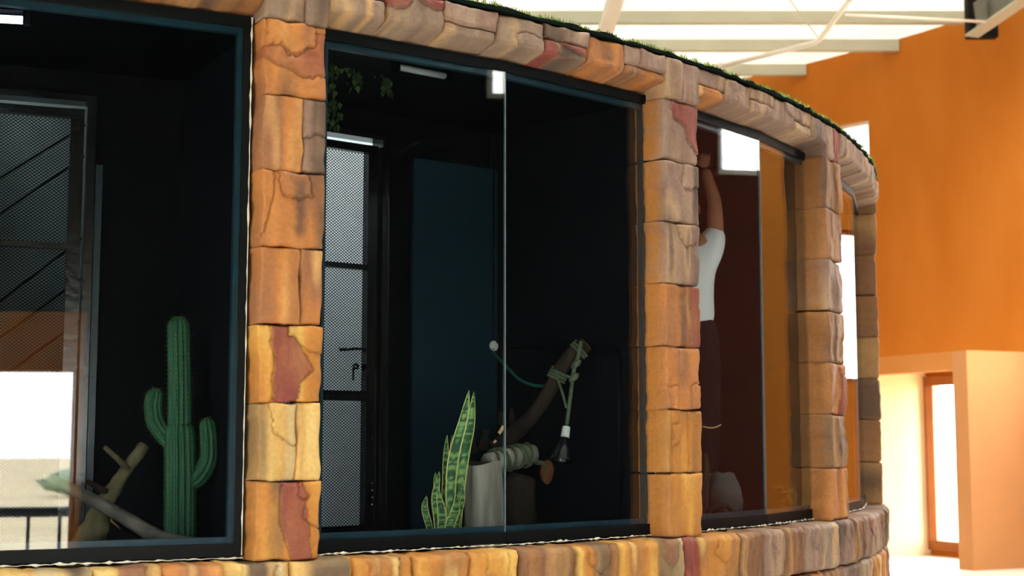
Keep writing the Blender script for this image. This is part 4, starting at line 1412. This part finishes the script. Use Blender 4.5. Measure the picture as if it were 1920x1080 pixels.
# facing away from the photograph: right hand side is +x
B = [(bx, by, FT + .93, (.12, .09)),                    # 0 pelvis
     (bx, by, FT + 1.10, (.11, .085)), (bx, by, FT + 1.28, (.14, .105)), (bx, by + .01, FT + 1.44, (.11, .08)), (bx, by + .02, FT + 1.52, .05),   # 1-4 spine, neck
     (bx, by + .02, FT + 1.60, .07),                    # 5 head base
     (bx + .10, by, FT + .88, .085), (bx + .11, by + .01, FT + .50, .06), (bx + .11, by - .02, FT + .10, .042), (bx + .11, by + .10, FT + .035, .032),   # 6-9 right leg
     (bx - .10, by, FT + .88, .085), (bx - .11, by + .01, FT + .50, .06), (bx - .11, by - .02, FT + .10, .042), (bx - .11, by + .10, FT + .035, .032),   # 10-13 left leg
     (bx + .17, by + .01, FT + 1.43, .062), (bx + .17, by + .03, FT + 1.70, .045), (bx + .12, by + .06, FT + 1.90, .030),  # 14-16 right arm
     (bx - .17, by + .01, FT + 1.43, .062), (bx - .19, by + .03, FT + 1.70, .045), (bx - .14, by + .06, FT + 1.90, .030)]
E_ = [(0, 1), (1, 2), (2, 3), (3, 4), (4, 5), (0, 6), (6, 7), (7, 8), (8, 9), (0, 10), (10, 11), (11, 12), (12, 13), (3, 14), (14, 15), (15, 16), (3, 17), (17, 18), (18, 19)]
body = skin('body', B, E_, M_SKIN, per)
shirt = skin('t_shirt', [(bx, by, FT + .95, (.176, .134)), (bx, by, FT + 1.04, (.168, .125)), (bx, by, FT + 1.28, (.165, .125)), (bx, by + .01, FT + 1.42, (.13, .10)), (bx, by + .02, FT + 1.47, (.075, .07)),
                         (bx + .165, by + .01, FT + 1.43, .084), (bx + .178, by + .02, FT + 1.55, .072), (bx - .165, by + .01, FT + 1.43, .084), (bx - .185, by + .02, FT + 1.55, .072)],
             [(0, 1), (1, 2), (2, 3), (3, 4), (3, 5), (5, 6), (3, 7), (7, 8)], M_SHIRT, per)
skin('trousers', [(bx, by, FT + .93, (.160, .122)), (bx + .10, by, FT + .86, .10), (bx + .11, by + .01, FT + .5, .078), (bx + .11, by - .02, FT + .10, .062), (bx - .10, by, FT + .86, .10),
                  (bx - .11, by + .01, FT + .5, .078), (bx - .11, by - .02, FT + .10, .062), (bx, by, FT + 1.06, (.150, .112))], [(0, 1), (1, 2), (2, 3), (0, 4), (4, 5), (5, 6), (0, 7)], M_TROUS, per)


def ell(c, rx, ry, rz, name, m_, parent, jmax=10, jmin=0, tilt=0):
    vs, fs = [], []
    n = 18
    for j in range(jmin, jmax + 1):
        for k in range(n):
            el, az = math.pi * j / 10, 2 * math.pi * k / n
            y, z = math.sin(el) * math.sin(az) * ry, math.cos(el) * rz
            y, z = y * math.cos(tilt) - z * math.sin(tilt), y * math.sin(tilt) + z * math.cos(tilt)
            vs.append(Vector(c) + Vector((math.sin(el) * math.cos(az) * rx, y, z)))
    for j in range(jmax - jmin):
        for k in range(n):
            fs.append((j * n + k, j * n + (k + 1) % n, j * n + n + (k + 1) % n, j * n + n + k))
    return MB().add(vs, fs).build(name, m_, parent, True)


hc = (bx, by + .05, FT + 1.655)
head = ell(hc, .075, .095, .115, 'head', M_SKIN, per, tilt=-.25)
ell((bx, by + .03, FT + 1.675), .082, .092, .112, 'hair', M_HAIR, head, jmax=7, tilt=.15)
for s in (-1, 1):
    ell((bx + .078 * s, by + .045, FT + 1.65), .010, .022, .032, 'ear', M_SKIN, head)
    ell((bx + .030 * s, by + .137, FT + 1.685), .011, .008, .008, 'eye', M_PLAST, head)
ell((bx, by + .150, FT + 1.655), .013, .018, .022, 'nose', M_SKIN, head)
ell((bx, by + .132, FT + 1.615), .024, .010, .007, 'mouth', M_POT, head)
ell((bx + .11, by + .06, FT + .045), .045, .13, .045, 'shoe', M_TROUS, per)
ell((bx - .11, by + .06, FT + .045), .045, .13, .045, 'shoe', M_TROUS, per)
# hands: palm plus five fingers pressed up against the ceiling
for s, wx in ((1, .12), (-1, -.14)):
    w0 = Vector((bx + wx, by + .06, FT + 1.90))
    V = [(w0.x, w0.y, w0.z, (.028, .02)), (w0.x, w0.y + .01, w0.z + .04, (.036, .016)), (w0.x, w0.y + .015, w0.z + .065, (.036, .014))]
    Ed = [(0, 1), (1, 2)]
    for k, (fx, L) in enumerate(((-.028, .052), (-.010, .060), (.009, .056), (.027, .042))):
        b0 = len(V)
        V += [(w0.x + fx, w0.y + .018, w0.z + .07, .0095), (w0.x + fx * 1.15, w0.y + .032, w0.z + .07 + L * .45, .0088), (w0.x + fx * 1.2, w0.y + .058, w0.z + .07 + L * .6, .0075)]
        Ed += [(2, b0), (b0, b0 + 1), (b0 + 1, b0 + 2)]
    b0 = len(V)
    V += [(w0.x - s * .035, w0.y + .012, w0.z + .03, .011), (w0.x - s * .055, w0.y + .025, w0.z + .055, .0095)]
    Ed += [(1, b0), (b0, b0 + 1)]
    skin('hand', V, Ed, M_SKIN, per, 2)

# tidy: smooth shading with sharp edges on boxes is the default flat shading
bpy.context.view_layer.update()
